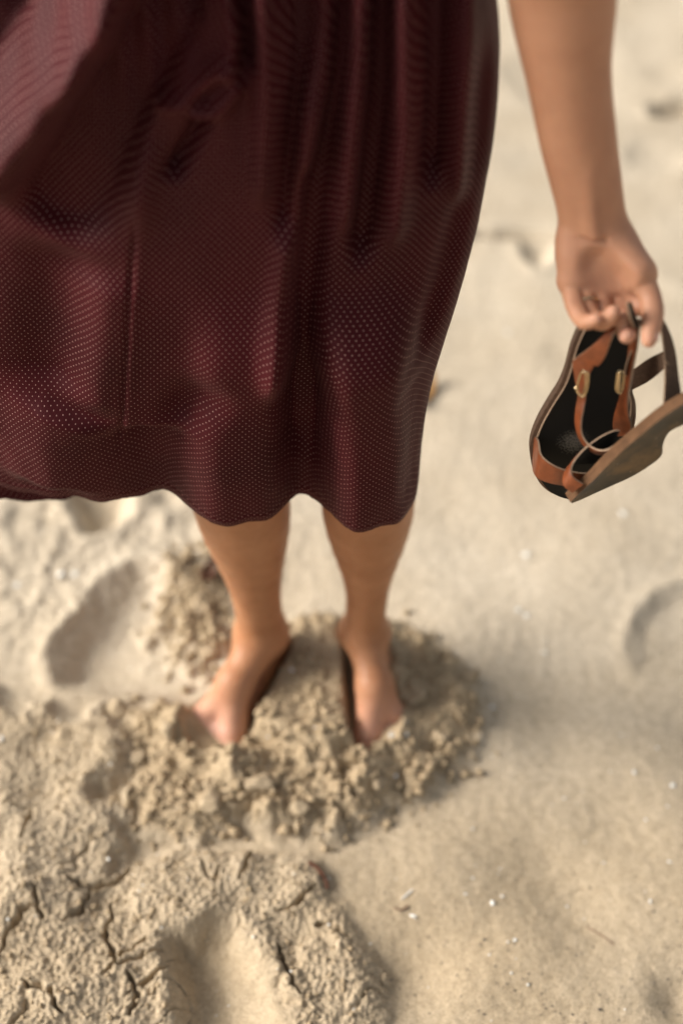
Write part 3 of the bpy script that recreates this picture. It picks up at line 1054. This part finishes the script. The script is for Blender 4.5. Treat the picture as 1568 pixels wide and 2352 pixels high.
# gathers hanging from the waist and soft small unevenness
gat = sstep(0.86, 1.08, ZZ)
yy = yy + np.where(front, 1, -1) * 0.005 * gat * np.sin(xx * 210 + 1.4 * np.sin(xx * 37)) * np.abs(sph) ** 0.5
yy = yy + 0.0022 * fbm(xx * 18 + 3, ZZ * 6, 2, 201) * np.abs(sph) ** 0.4 + 0.0004 * fbm(xx * 60, ZZ * 40, 2, 209)
xx = xx + 0.002 * fbm(yy * 20, ZZ * 9, 3, 217)
# hem: small waves in height; the back hangs lower towards the left
low = sstep(0.60, 0.44, ZZ)
hemz = 0.004 * np.sin(xx * 60) + 0.003 * np.sin(xx * 131 + 2)
Zd = Zd + low * hemz * 0.7
Zd = Zd + np.where(front, 0, 1) * low * np.where(xx < -0.20, -0.055 * sstep(-0.22, -0.30, xx), 0.03)
# hem curls very slightly inwards
curl = sstep(0.452, 0.44, ZZ)
yy = yy + np.where(front, 1, -1) * 0.003 * curl
Zd = Zd + low * 0.0016 * fbm(xx * 70, yy * 70, 3, 231)
turn = sstep(0.4535, 0.4550, ZZ) * sstep(0.4585, 0.4560, ZZ)        # stitch line of the turned hem
yy = yy + np.where(front, 1, -1) * 0.0010 * turn * np.abs(sph) ** 0.5
verts = np.stack([xx, yy, Zd], -1)
# cloth coordinates in metres
ext = np.concatenate([base, base[:, :1]], 1)
du = np.linalg.norm(np.diff(ext, axis=1), axis=2)
cu = np.concatenate([np.zeros((NT, 1)), np.cumsum(du, 1)], 1)
c0 = NP // 3
cu = cu - cu[:, c0:c0 + 1]
dv = np.linalg.norm(np.diff(verts, axis=0), axis=2)
cv = np.concatenate([np.zeros((1, NP)), np.cumsum(dv, 0)], 0)
cv = np.concatenate([cv, cv[:, :1]], 1)
cvm = 0 * cv + (ZT - zrow)[:, None]
idx = np.arange(NT * NP).reshape(NT, NP)
i0 = idx[:-1]; i1 = idx[1:]
q = np.stack([i0, np.roll(i0, -1, 1), np.roll(i1, -1, 1), i1], -1)
dress_me = fast_mesh('dress', verts.reshape(-1, 3), q.reshape(-1, 4))
uvl = dress_me.uv_layers.new(name='cloth')
jj, kk = np.meshgrid(np.arange(NT - 1), np.arange(NP), indexing='ij')
uvs = np.stack([np.stack([cu[jj + a, kk + b], -cvm[jj + a, kk + b]], -1) for a, b in ((0, 0), (0, 1), (1, 1), (1, 0))], 2)
uvl.data.foreach_set('uv', uvs.reshape(-1).astype(np.float32))
dress = link('dress', dress_me, M_DRESS, person)
add_solid(dress, 0.0009, 0)

# ------------------------------------------------------------------ sandals
def Z3(zx, zy, y):
    return PY(1175.8 + .25015 * zx, 688.9 + .25015 * zy, y)


def ribbon(name, e1, e2, mats, parent, th=0.0026, n=60, flip=False, k=9, bow=0.0):
    """a leather strap between two edge lines; mats = (outer face, inner face, cut edge)"""
    A = catmull([Z3(*p) for p in e1], n)
    B = catmull([Z3(*p) for p in e2], n)
    mid = (A + B) / 2
    tg = np.gradient(mid, axis=0)
    w = B - A
    nr = np.cross(tg, w)
    nr /= np.linalg.norm(nr, axis=1)[:, None] + 1e-9
    if flip: nr = -nr
    vs_ = []
    for i in range(n):
        for s in (0, 1):
            for j in range(k):
                t = j / (k - 1)
                rnd = (1 - (2 * t - 1) ** 8) * 0.35 + 0.65
                vs_.append(A[i] + w[i] * t + nr[i] * ((0.5 if s == 0 else -0.5) * th * rnd + bow * 4 * t * (1 - t)))
    vs_ = np.array(vs_)
    fs, mi = [], []
    for i in range(n - 1):
        a = i * 2 * k; b = (i + 1) * 2 * k
        for j in range(k - 1):
            fs.append((a + j, a + j + 1, b + j + 1, b + j)); mi.append(0)
            fs.append((a + k + j + 1, a + k + j, b + k + j, b + k + j + 1)); mi.append(1)
        fs.append((a + k, a, b, b + k)); mi.append(2)
        fs.append((a + k - 1, a + 2 * k - 1, b + 2 * k - 1, b + k - 1)); mi.append(2)
    for i in (0, n - 1):
        a = i * 2 * k
        for j in range(k - 1):
            f = (a + j, a + k + j, a + k + j + 1, a + j + 1)
            fs.append(f if i == 0 else f[::-1]); mi.append(2)
    me = fast_mesh(name, vs_, np.array(fs))
    o = link(name, me, list(mats), parent)
    me.polygons.foreach_set('material_index', np.array(mi, np.int32))
    bm = bmesh.new(); bm.from_mesh(me)
    bmesh.ops.recalc_face_normals(bm, faces=bm.faces)
    for ed in bm.edges:
        if len(ed.link_faces) == 2 and ed.link_faces[0].material_index != ed.link_faces[1].material_index:
            ed.smooth = False
    bm.to_mesh(me); bm.free()
    return o


def sole_slab(name, E1, E2, nrm, t0, t1, mats, parent, n=70, k=15, grow=0.0, sag=0.0):
    """slab between two edge lines; t0..t1 = offsets along the insole normal; mats=(insole side, outsole side, rim)"""
    A = catmull(E1, n); B = catmull(E2, n)
    w = B - A
    wl_ = np.linalg.norm(w, axis=1)[:, None] + 1e-9
    A = A - w / wl_ * grow; B = B + w / wl_ * grow
    w = B - A
    nrm = np.asarray(nrm)
    nrm = np.broadcast_to(nrm, A.shape)
    s = np.linspace(0, 1, n)
    vs_ = []
    for i in range(n):
        for sd in (t1, t0):
            for j in range(k):
                t = j / (k - 1)
                vs_.append(A[i] + w[i] * t + nrm[i] * (sd - sag * 4 * t * (1 - t)))
    fs, mi = [], []
    for i in range(n - 1):
        a = i * 2 * k; b = (i + 1) * 2 * k
        for j in range(k - 1):
            fs.append((a + j, a + j + 1, b + j + 1, b + j)); mi.append(0)
            fs.append((a + k + j + 1, a + k + j, b + k + j, b + k + j + 1)); mi.append(1)
        fs.append((a + k, a, b, b + k)); mi.append(2)
        fs.append((a + k - 1, a + 2 * k - 1, b + 2 * k - 1, b + k - 1)); mi.append(2)
    for i in (0, n - 1):
        a = i * 2 * k
        for j in range(k - 1):
            f = (a + j, a + k + j, a + k + j + 1, a + j + 1)
            fs.append(f if i == 0 else f[::-1]); mi.append(2)
    me = fast_mesh(name, np.array(vs_), np.array(fs))
    o = link(name, me, list(mats), parent)
    me.polygons.foreach_set('material_index', np.array(mi, np.int32))
    bm = bmesh.new(); bm.from_mesh(me)
    bmesh.ops.recalc_face_normals(bm, faces=bm.faces)
    for ed in bm.edges:
        if len(ed.link_faces) == 2 and ed.link_faces[0].material_index != ed.link_faces[1].material_index:
            ed.smooth = False
    bm.to_mesh(me); bm.free()
    return o


def wire(name, pts, r, mat, parent, closed=True, n=48, seg=10):
    pts = np.asarray(pts, float)
    if closed:
        ring = np.concatenate([pts[-1:], pts, pts[:2]])
        m = len(pts)
        full = catmull(ring, (m + 2) * 10 + 1)
        path = full[10:10 + m * 10]
    else:
        path = catmull(pts, n)
    N = len(path)
    vs_, fs = [], []
    for i in range(N):
        a = path[(i - 1) % N] if closed else path[max(i - 1, 0)]
        b = path[(i + 1) % N] if closed else path[min(i + 1, N - 1)]
        tgt = b - a; tgt /= np.linalg.norm(tgt) + 1e-12
        s = np.cross(tgt, [0.3, -0.8, 0.52]); s /= np.linalg.norm(s) + 1e-12
        u_ = np.cross(tgt, s)
        for j in range(seg):
            t = 2 * math.pi * j / seg
            vs_.append(path[i] + (s * math.cos(t) + u_ * math.sin(t)) * r)
    for i in range(N if closed else N - 1):
        i2 = (i + 1) % N
        for j in range(seg):
            j2 = (j + 1) % seg
            fs.append((i * seg + j, i2 * seg + j, i2 * seg + j2, i * seg + j2))
    return link(name, fast_mesh(name, np.array(vs_), np.array(fs)), mat, parent)


YA = 1.035
# ---- sandal seen into: outline left and right edges from heel to toe
sA = empty('sandal', Vector(Z3(620, 1000, YA)))
tag(sA, 'tan leather sandal hanging toe down with its black insole facing the camera', 'sandal', 'pair of sandals held in the hand')
LA = [(800, 60), (720, 110), (650, 230), (560, 430), (500, 650), (440, 800), (340, 960), (245, 1130), (190, 1270), (172, 1390), (195, 1540), (255, 1670), (340, 1755), (440, 1800), (520, 1812)]
RA = [(880, 45), (985, 80), (1050, 200), (1085, 420), (1090, 650), (1090, 800), (1100, 950), (1105, 1100), (1085, 1250), (1040, 1400), (960, 1540), (860, 1660), (740, 1750), (630, 1800), (560, 1812)]
EA1 = [Z3(x_, y_, YA) for x_, y_ in LA]; EA2 = [Z3(x_, y_, YA) for x_, y_ in RA]
nA = V(0, -1, 0.0)
sole_slab('outsole', EA1, EA2, nA, -0.010, 0.0, (M_SUEDE, M_SOLE, M_SUEDE), sA, grow=0.0012)
sole_slab('insole', EA1, EA2, nA, 0.0004, 0.0030, (insole_material(tuple(Z3(560, 1310, YA - .003))), M_BLACK, M_EDGE), sA, grow=-0.0028, sag=0.0012)
wire('stitching', [Z3(x_ + 42, y_, YA - .0034) for x_, y_ in LA[2:12]], 0.00035, M_EDGE, sA, closed=False, n=90, seg=5)
ribbon('toe_strap', [(212, 1255, YA - .002), (238, 1300, YA - .012), (262, 1420, YA - .026), (345, 1500, YA - .036), (480, 1560, YA - .040), (700, 1590, YA - .038), (900, 1520, YA - .022), (1010, 1420, YA - .002)],
       [(192, 1490, YA - .002), (196, 1570, YA - .012), (235, 1630, YA - .024), (330, 1672, YA - .032), (470, 1700, YA - .036), (680, 1720, YA - .034), (860, 1660, YA - .020), (950, 1560, YA - .002)],
       (M_LINING, M_TAN, M_EDGE), sA, 0.0028)
# back strap held by the fingers, with the two quarters that run down to the buckles
ribbon('heel_strap', [(900, 60, YA - .005), (900, 200, YA - .022), (860, 300, YA - .030), (720, 430, YA - .026), (590, 530, YA - .020), (556, 570, YA - .018), (575, 720, YA - .020), (600, 860, YA - .023)],
       [(1060, 60, YA - .006), (1000, 210, YA - .030), (920, 330, YA - .038), (850, 520, YA - .034), (790, 600, YA - .030), (752, 600, YA - .028), (690, 730, YA - .026), (665, 850, YA - .026)],
       (M_TAN, M_LINING, M_EDGE), sA, 0.0028)
ribbon('ankle_strap', [(598, 840, YA - .024), (598, 900, YA - .024), (582, 1020, YA - .024), (580, 1140, YA - .026), (610, 1260, YA - .030), (680, 1360, YA - .036), (780, 1415, YA - .044), (880, 1405, YA - .048), (985, 1340, YA - .048)],
       [(668, 840, YA - .024), (676, 900, YA - .026), (655, 1000, YA - .031), (632, 1120, YA - .036), (640, 1240, YA - .040), (700, 1330, YA - .046), (786, 1378, YA - .054), (876, 1372, YA - .058), (975, 1310, YA - .058)],
       (M_TAN, M_LINING, M_EDGE), sA, 0.0026)
ribbon('side_strap', [(1100, 190, YA - .026), (1075, 400, YA - .020), (1050, 600, YA - .018), (1010, 780, YA - .018), (985, 900, YA - .016), (940, 1050, YA - .012), (925, 1150, YA - .008), (950, 1250, YA - .004)],
       [(1170, 190, YA - .030), (1150, 400, YA - .030), (1110, 600, YA - .030), (1078, 780, YA - .032), (1062, 900, YA - .034), (1065, 1050, YA - .034), (1090, 1150, YA - .030), (1085, 1260, YA - .022)],
       (M_TAN, M_TAN, M_EDGE), sA, 0.0028, bow=-0.002)
ribbon('heel_tab', [(1045, 20, YA - .044), (1062, 90, YA - .046), (1085, 180, YA - .046), (1120, 260, YA - .042)], [(1088, 20, YA - .034), (1112, 90, YA - .034), (1138, 170, YA - .034), (1160, 250, YA - .034)],
       (M_BLACK, M_LINING, M_EDGE), sA, 0.0022, n=24)
ribbon('side_lining', [(1105, 440, YA - .022), (1060, 540, YA - .024), (1030, 660, YA - .024), (1045, 700, YA - .022)], [(1112, 440, YA - .016), (1108, 540, YA - .014), (1090, 660, YA - .014), (1060, 705, YA - .018)],
       (M_SUEDE, M_SUEDE, M_EDGE), sA, 0.002, n=24)
ribbon('quarter', [(1060, 820, YA - .004), (1085, 930, YA - .004), (1080, 1060, YA - .004), (1050, 1180, YA - .004)], [(1082, 815, YA + .004), (1122, 930, YA + .006), (1128, 1060, YA + .006), (1110, 1190, YA + .004)],
       (M_SUEDE, M_SUEDE, M_EDGE), sA, 0.002, n=24)


def buckle(pts, prong, parent, y):
    b = wire('buckle', [Z3(x_, y_, y - dy) for x_, y_, dy in pts], 0.00105, M_GOLD, parent)
    p = wire('prong', [Z3(x_, y_, y - dy) for x_, y_, dy in prong], 0.0008, M_GOLD, b, closed=False, n=16)
    p.matrix_parent_inverse = Matrix.Identity(4)
    return b


buckle([(625, 685, .001), (655, 655, .003), (690, 672, .004), (697, 740, .004), (682, 830, .003), (650, 885, .002), (615, 868, .001), (590, 815, .0)], [(645, 870, .002), (668, 800, .006), (672, 700, .005), (660, 660, .004)], sA, YA - .031)
buckle([(968, 675, .003), (992, 655, .003), (1020, 680, .0), (1018, 770, .0), (1000, 848, .0), (972, 852, .003), (952, 820, .004), (958, 740, .004)], [(1000, 845, .002), (985, 760, .006), (990, 665, .005)], sA, YA - .036)
wire('buckle_bar', [Z3(985, 668, YA - .042), Z3(972, 760, YA - .043), Z3(975, 845, YA - .042)], 0.0014, M_GOLD, sA, closed=False, n=16)
wire('rivet', [Z3(588, 805, YA - .028), Z3(592, 808, YA - .030), Z3(597, 812, YA - .028)], 0.0022, M_GOLD, sA, closed=False, n=8)

# ---- sandal seen from below
YB = 0.965
NB = [(530, 1858), (600, 1790), (680, 1715), (760, 1640), (900, 1490), (1040, 1360), (1180, 1240), (1310, 1130), (1440, 1035), (1580, 950), (1720, 880), (1820, 850)]
FB = [(545, 1868), (640, 1830), (760, 1775), (900, 1712), (1090, 1625), (1250, 1528), (1365, 1432), (1384, 1320), (1440, 1215), (1580, 1140), (1740, 1060), (1850, 960)]
EB1 = [Z3(x_, y_, YB) for x_, y_ in NB]; EB2 = [Z3(x_, y_, YB + 0.028) for x_, y_ in FB]
axB = EB1[9] - EB1[1]; wB = EB2[4] - EB1[4]
nB = np.cross(axB, wB); nB /= np.linalg.norm(nB)
if nB[0] > 0: nB = -nB
sB = empty('sandal', Vector((EB1[4] + EB2[4]) / 2))
tag(sB, 'tan leather sandal with its worn dark outsole turned to the camera, behind the thumb', 'sandal', 'pair of sandals held in the hand')
sole_slab('outsole', EB1, EB2, nB, 0.0, 0.0065, (M_LINING, M_SOLE, M_RIM), sB, sag=-0.003)
sole_slab('insole', EB1, EB2, nB, 0.0068, 0.0105, (M_BLACK, M_SOLE, M_RIM), sB, grow=-0.0004, sag=-0.003)
ribbon('toe_strap', [(985, 1200, YB + .035), (930, 1200, YB + .035), (800, 1262, YB + .030), (660, 1368, YB + .022), (565, 1480, YB + .014), (540, 1560, YB + .008), (562, 1630, YB + .003), (650, 1690, YB)],
       [(820, 1500, YB + .040), (760, 1500, YB + .040), (640, 1500, YB + .034), (530, 1530, YB + .025), (480, 1590, YB + .017), (466, 1650, YB + .010), (480, 1712, YB + .004), (550, 1765, YB + .001)],
       (M_TAN, M_LINING, M_EDGE), sB, 0.0028, flip=True)
ribbon('heel_strap', [(1310, 150, 1.030), (1340, 210, 1.025), (1372, 330, 1.015), (1392, 500, 1.005), (1397, 700, .995), (1385, 930, .985), (1370, 1020, .980)],
       [(1340, 120, 1.035), (1385, 190, 1.030), (1445, 320, 1.022), (1492, 480, 1.012), (1520, 700, 1.002), (1545, 880, .992), (1560, 960, .985)],
       (M_SUEDE, M_TAN, M_EDGE), sB, 0.0028)
ribbon('ankle_strap', [(1440, 450, 1.02), (1390, 470, 1.030), (1250, 540, 1.05), (1110, 640, 1.06), (1000, 730, 1.065)],
       [(1430, 610, 1.02), (1390, 632, 1.030), (1260, 740, 1.05), (1090, 828, 1.06), (1000, 890, 1.065)],
       (M_SUEDE, M_SUEDE, M_EDGE), sB, 0.0026, n=30)
wire('thread', [Z3(1385, 505, 1.002), Z3(1392, 545, .999), Z3(1415, 570, .998), Z3(1432, 590, 1.0)], 0.0006, M_EDGE, sB, closed=False, n=20, seg=6)
ribbon('strap_end', [(1150, 190, YA - .040), (1175, 240, YA - .038), (1200, 300, YA - .034)], [(1200, 170, YA - .036), (1225, 230, YA - .034), (1215, 310, YA - .032)], (M_LINING, M_LINING, M_EDGE), sB, 0.0024, n=16)

# ------------------------------------------------------------------ things on the sand
def lump_mesh(name, seed, size, sub=4, rough=0.35, flat=0.7):
    bm = bmesh.new()
    bmesh.ops.create_icosphere(bm, subdivisions=sub, radius=1.0)
    r = np.random.default_rng(seed)
    p = np.array([v_.co[:] for v_ in bm.verts])
    dirs = r.normal(size=(11, 3)); dirs /= np.linalg.norm(dirs, axis=1)[:, None]
    for d_, c_ in zip(dirs, r.uniform(0.45, 0.9, 11)):
        q_ = p @ d_
        p = p - d_[None, :] * (np.maximum(q_ - c_, 0) * 0.9)[:, None]
    o = r.uniform(0, 50)
    n3 = lambda f: (gnoise(p[:, 0] * f + o, p[:, 1] * f + p[:, 2] * f * .6, seed) + gnoise(p[:, 1] * f - o, p[:, 2] * f + p[:, 0] * f * .5, seed + 1)) * .5
    p = p * (1 + rough * (0.55 * n3(1.7) + 0.40 * n3(4.5) + 0.30 * n3(10)) + r.normal(size=len(p)) * 0.012)[:, None]
    p[:, 2] *= flat
    p = p * np.asarray(size)
    for v_, c_ in zip(bm.verts, p):
        v_.co = c_
    me = bpy.data.meshes.new(name)
    bm.to_mesh(me); bm.free()
    a_ = me.attributes.new('damp', 'FLOAT', 'POINT')
    a_.data.foreach_set('value', np.full(len(me.vertices), 0.7, np.float32))
    return me


clods = [
    (955, 1605, .0165, 'pale rounded lump of sand just right of the right-hand foot'),
    (272, 1640, .021, 'flat tilted lump of sand on the near rim of the big footprint'),
    (600, 1800, .020, 'angular lump of damp sand below the toes of the left-hand foot'),
    (485, 1845, .015, 'brown lump of sand in the hollow under the left-hand foot'),
    (690, 1855, .015, 'lump of sand at the front of the heap, under the gap between the feet'),
    (1010, 1700, .013, 'small dark lump of sand on the shaded right flank of the heap'),
    (385, 1680, .014, 'lump of sand beside the little toe of the left-hand foot'),
    (455, 1400, .015, 'crumbly lump of sand left of the left-hand shin'),
    (430, 1335, .013, 'lump of sand at the top of the crumbly footprint edge'),
    (478, 1500, .014, 'pale lump of sand left of the left-hand ankle'),
    (730, 1755, .016, 'lump of sand halfway between the two sets of toes'),
    (320, 1740, .013, 'small lump of sand fallen against the broken crust edge'),
    (150, 1690, .014, 'small lump of sand on the crust left of the heap'),
    (870, 1800, .012, 'small lump of sand in front of the right-hand toes'),
]
for i, (u, v, r, lab) in enumerate(clods):
    p = on_ground(u, v)
    o = link('sand_lump', lump_mesh('sand_lump', 40 + i, (r * random.uniform(.95, 1.35), r * random.uniform(.85, 1.1), r * random.uniform(.8, 1.0))), M_SAND)
    o.location = (p[0], p[1], p[2] + r * 0.10)
    o.rotation_euler = (random.uniform(-.3, .3), random.uniform(-.3, .3), random.uniform(0, 6.28))
    tag(o, lab, 'sand lump', 'lumps of sand dug up round the feet')

# loose crumbs over the dug-up sand: one mass
bm = bmesh.new()
bmesh.ops.create_icosphere(bm, subdivisions=1, radius=1.0)
iv = np.array([v_.co[:] for v_ in bm.verts]); fi = np.array([[v_.index for v_ in f.verts] for f in bm.faces])
bm.free()
CV, CF = [], []
n0 = 0; tries = 0; made = 0
Mx = [p[0] for p in MOUND]; My = [p[1] for p in MOUND]
while made < 3400 and tries < 60000:
    tries += 1
    reg = random.random()
    if reg < 0.72:
        x_, y_ = random.uniform(min(Mx) - .02, max(Mx) + .03), random.uniform(min(My) - .02, max(My) + .02)
        s_ = float(poly_sdf(np.array([x_]), np.array([y_]), MOUND)[0])
        if s_ > random.expovariate(1 / 0.008): continue
        r = random.choice([.0008, .0008, .001, .001, .0012, .0015, .0015, .002, .002, .0025, .003, .0042, .0065])
    elif reg < 0.92:
        x_, y_ = random.uniform(-.40, .03), random.uniform(.68, 1.15)
        if float(poly_sdf(np.array([x_]), np.array([y_]), PLATES)[0]) > 0: continue
        if float(poly_sdf(np.array([x_]), np.array([y_]), PRINT_B)[0]) < 0.004: continue
        r = random.choice([.001, .0014, .002, .003])
    else:
        q_ = G(random.gauss(450, 45), random.gauss(1400, 70)); x_, y_ = q_[0], q_[1]
        r = random.choice([.002, .003, .0045, .006])
    ft = min(float(seg_dist(np.array([x_]), np.array([y_]), f['heel'], f['ball'])[0][0]) for f in FOOT.values())
    if ft < 0.045 and y_ > 1.085: continue
    z_ = ground_z(x_, y_)
    vv = iv * (1 + 0.34 * rng.normal(size=(len(iv), 1)).clip(-1.3, 1.3)) * r * rng.uniform(.6, 1.3, 3)
    a = random.uniform(0, 6.28); ca, sa_ = math.cos(a), math.sin(a)
    vv = vv @ np.array([[ca, sa_, 0], [-sa_, ca, 0], [0, 0, 1]])
    CV.append(vv + [x_, y_, z_ + r * 0.25]); CF.append(fi + n0); n0 += len(iv)
    made += 1
cm = fast_mesh('sand_crumbs', np.concatenate(CV), np.concatenate(CF))
a_ = cm.attributes.new('damp', 'FLOAT', 'POINT'); a_.data.foreach_set('value', np.full(len(cm.vertices), .85, np.float32))
tag(link('sand_crumbs', cm, M_SAND, smooth=False), 'loose crumbs of damp sand over the dug-up heap', 'sand crumbs', kind='stuff')

# specks of broken shell: one mass
CV, CF = [], []; n0 = 0
for _ in range(170):
    u_, v_ = random.uniform(0, 1568), random.uniform(1180, 2352)
    if 380 < u_ < 980 and v_ < 1480: continue
    p = on_ground(u_, v_)
    r = random.choice([.0006, .0008, .0010, .0014])
    CV.append(iv * (1 + .3 * rng.normal(size=(len(iv), 1)).clip(-1, 1)) * r * np.array([1.3, 1, .6]) + [p[0], p[1], p[2] + r * .4]); CF.append(fi + n0); n0 += len(iv)
tag(link('shell_specks', fast_mesh('shell_specks', np.concatenate(CV), np.concatenate(CF)), M_SHELL), 'tiny specks of broken white shell in the sand', 'shell specks', kind='stuff')

# dark grit on the near sand: one mass
CV, CF = [], []; n0 = 0
for _ in range(420):
    u_, v_ = random.uniform(850, 1600), 2352 - abs(random.gauss(0, 230))
    if v_ < 1850: continue
    p = on_ground(u_, v_)
    r = random.choice([.0004, .0005, .0006, .0007, .0011])
    CV.append(iv * (1 + .25 * rng.normal(size=(len(iv), 1)).clip(-1, 1)) * r + [p[0], p[1], p[2] + r * .4]); CF.append(fi + n0); n0 += len(iv)
tag(link('dark_grit', fast_mesh('dark_grit', np.concatenate(CV), np.concatenate(CF)), M_GRIT), 'scattered dark grains on the near sand', 'grit', kind='stuff')


def shell_mesh(w, l, t, seed):
    r = np.random.default_rng(seed)
    N, K = 9, 7
    vs_, fs = [], []
    for i in range(N):
        a = i / (N - 1) * 2 - 1
        ww = w * math.sqrt(max(0.03, 1 - a * a)) * (1 + 0.15 * r.normal())
        for j in range(K):
            b = j / (K - 1) * 2 - 1
            vs_.append((a * l / 2, b * ww / 2, t * (1 - 0.8 * a * a) * (1 - 0.8 * b * b) + 0.06 * w * r.normal()))
    for i in range(N - 1):
        for j in range(K - 1):
            p = i * K + j
            fs.append((p, p + K, p + K + 1, p + 1))
    return fast_mesh('shell_chip', np.array(vs_), np.array(fs))


shells = [
    (1430, 1180, 9, 8, 'white shell chip on pale sand below the sandal toes'), (1207, 1275, 8, 7, 'white shell chip midway between the right-hand shin and the right edge print'),
    (1190, 1402, 6, 6, 'white shell chip, farther one of a close pair right of the ankles'), (1208, 1415, 6, 6, 'white shell chip, nearer one of a close pair right of the ankles'),
    (1130, 1625, 5, 5, 'faint shell chip beside the right flank of the sand heap'), (1250, 1500, 5, 5, 'faint shell chip in the soft shade right of the heap'),
    (1455, 1775, 6, 5, 'bright shell chip on smooth sand, upper left one of two near the right edge'), (1543, 1805, 6, 7, 'bright shell chip closest to the right edge'),
    (1130, 2075, 7, 5, 'bright squarish shell chip alone on the smooth near sand'), (1152, 2060, 4, 3, 'tiny shell chip just behind the squarish chip'),
    (948, 2105, 9, 4, 'oval white shell chip beside the broken crust edge'), (935, 2055, 20, 3, 'long thin white shell sliver beside the broken crust edge'),
    (1182, 2160, 5, 4, 'small white shell chip low on the smooth sand'), (1492, 2072, 6, 3, 'narrow shell chip low near the right side'),
    (900, 1690, 7, 7, 'glinting white shell chip on the toes of the right-hand foot'), (932, 1688, 5, 5, 'bluish shell chip right of the right-hand toes'),
    (908, 1783, 6, 5, 'white shell chip on the heap in front of the right-hand foot'), (670, 1540, 6, 5, 'white shell chip on top of the sand block between the feet'),
    (140, 1320, 8, 7, 'white shell chip left of the big footprint, left one of a pair'), (173, 1320, 8, 7, 'white shell chip left of the big footprint, right one of a pair'),
    (40, 1345, 7, 6, 'pale shell chip at the far left beside the big footprint'), (250, 1975, 5, 4, 'pale shell chip on the crust under the heap'),
    (1165, 765, 9, 7, 'pale shell chip on far sand right of the dress'), (5, 1697, 6, 5, 'pale shell chip on the crust at the left edge'),
    (1085, 1905, 4, 3, 'tiny shell speck on smooth sand in front of the heap'), (1165, 2165, 3, 3, 'tiny shell speck below the squarish chip'),
]
for i, (u, v, l_, w_, lab) in enumerate(shells):
    p = on_ground(u, v)
    s_ = 1.15e-3 * (0.95 if v < 1720 else 0.72)
    o = link('shell_chip', shell_mesh(w_ * s_ * 1.0, l_ * s_ * 1.15, 0.0012, 90 + i), M_SHELL)
    add_solid(o, 0.0008, -1)
    zz = p[2]
    if (u, v) == (900, 1690): zz = max(zz, 0.026)
    o.location = (p[0], p[1], zz + 0.0012)
    o.rotation_euler = (random.uniform(-.25, .25), random.uniform(-.25, .25), random.uniform(0, 6.28) if l_ < 15 else 0.7)
    tag(o, lab, 'shell chip', 'white shell chips scattered on the sand')

# dark pebbles that show singly
pebs = [(1112, 2363 - 30, .0016, 'dark two-tone pebble low on the near sand'), (1376, 2320, .0022, 'shiny black pebble near the bottom edge, right side'), (1112, 2363 - 205, .0018, 'dark pebble below the squarish shell chip'),
        (1627 - 0, 2100, .0016, 'dark pebble right of the narrow shell chip'), (1138, 2420 - 200, .0013, 'small dark pebble under the lowest shell chips'), (715, 1992, .0022, 'blue grey pebble on the crust rim')]
for i, (u, v, r, lab) in enumerate(pebs):
    if u > 1560: u = 1500; v = 2095
    p = on_ground(u, min(v, 2330))
    o = link('pebble', lump_mesh('pebble', 300 + i, (r * 1.3, r, r), 2, 0.2, 0.75), M_GRIT)
    o.location = (p[0], p[1], p[2] + r * .4)
    tag(o, lab, 'pebble', 'dark pebbles on the near sand')

# rust-coloured dry leaf beyond the dress
def leaf_mesh(name, l, w, bend, seed):
    r = np.random.default_rng(seed)
    N, K = 17, 9
    vs_, fs = [], []
    for i in range(N):
        a = i / (N - 1)
        ww = w * math.sin(math.pi * min(1, a * 0.93 + 0.05)) ** 0.8
        for j in range(K):
            b = j / (K - 1) * 2 - 1
            vs_.append(((a - 0.5) * l, b * ww / 2, bend * (4 * (a - .5) ** 2) + 0.5 * bend * b * b + 0.0012 * r.normal()))
    for i in range(N - 1):
        for j in range(K - 1):
            p = i * K + j
            fs.append((p, p + K, p + K + 1, p + 1))
    return fast_mesh(name, np.array(vs_), np.array(fs))


p = on_ground(968, 905)
o = link('dry_leaf', leaf_mesh('dry_leaf', 0.080, 0.040, 0.014, 3), M_LEAF)
add_solid(o, 0.001)
o.location = (p[0], p[1], p[2] + 0.004); o.rotation_euler = (0.2, -0.1, 1.2)
tag(o, 'rust brown dry leaf on far sand, half hidden by the dress edge', 'leaf')
p = on_ground(475, 1325)
o = link('dry_leaf', leaf_mesh('dry_leaf', 0.04, 0.022, 0.012, 5), M_WEED)
add_solid(o, 0.001)
o.location = (p[0], p[1], p[2] + 0.003); o.rotation_euler = (0.3, 0.1, 1.4)
tag(o, 'dark brown bit of dry weed tucked behind the left-hand shin', 'weed')


def weed(name, pts, r, lab):
    w3 = []
    for k, (u, v) in enumerate(pts):
        q_ = on_ground(u, v)
        w3.append(q_ + V(0, 0, r * 1.2))
    o = wire(name, w3, r, M_WEED, None, closed=False, n=26, seg=7)
    tag(o, lab, 'weed')


weed('seaweed', [(1345, 2128), (1365, 2140), (1390, 2155), (1410, 2170)], 0.0006, 'thin reddish strand of dry weed in a shallow dip near the lower right')
weed('seaweed', [(708, 1984), (728, 1996), (745, 2020), (752, 2045)], 0.0028, 'dark brown curl of weed on the rim of the crust, beside a pebble')
weed('seaweed', [(905, 2085), (920, 2092), (938, 2082)], 0.0010, 'tiny brown scrap of weed under the long shell sliver')
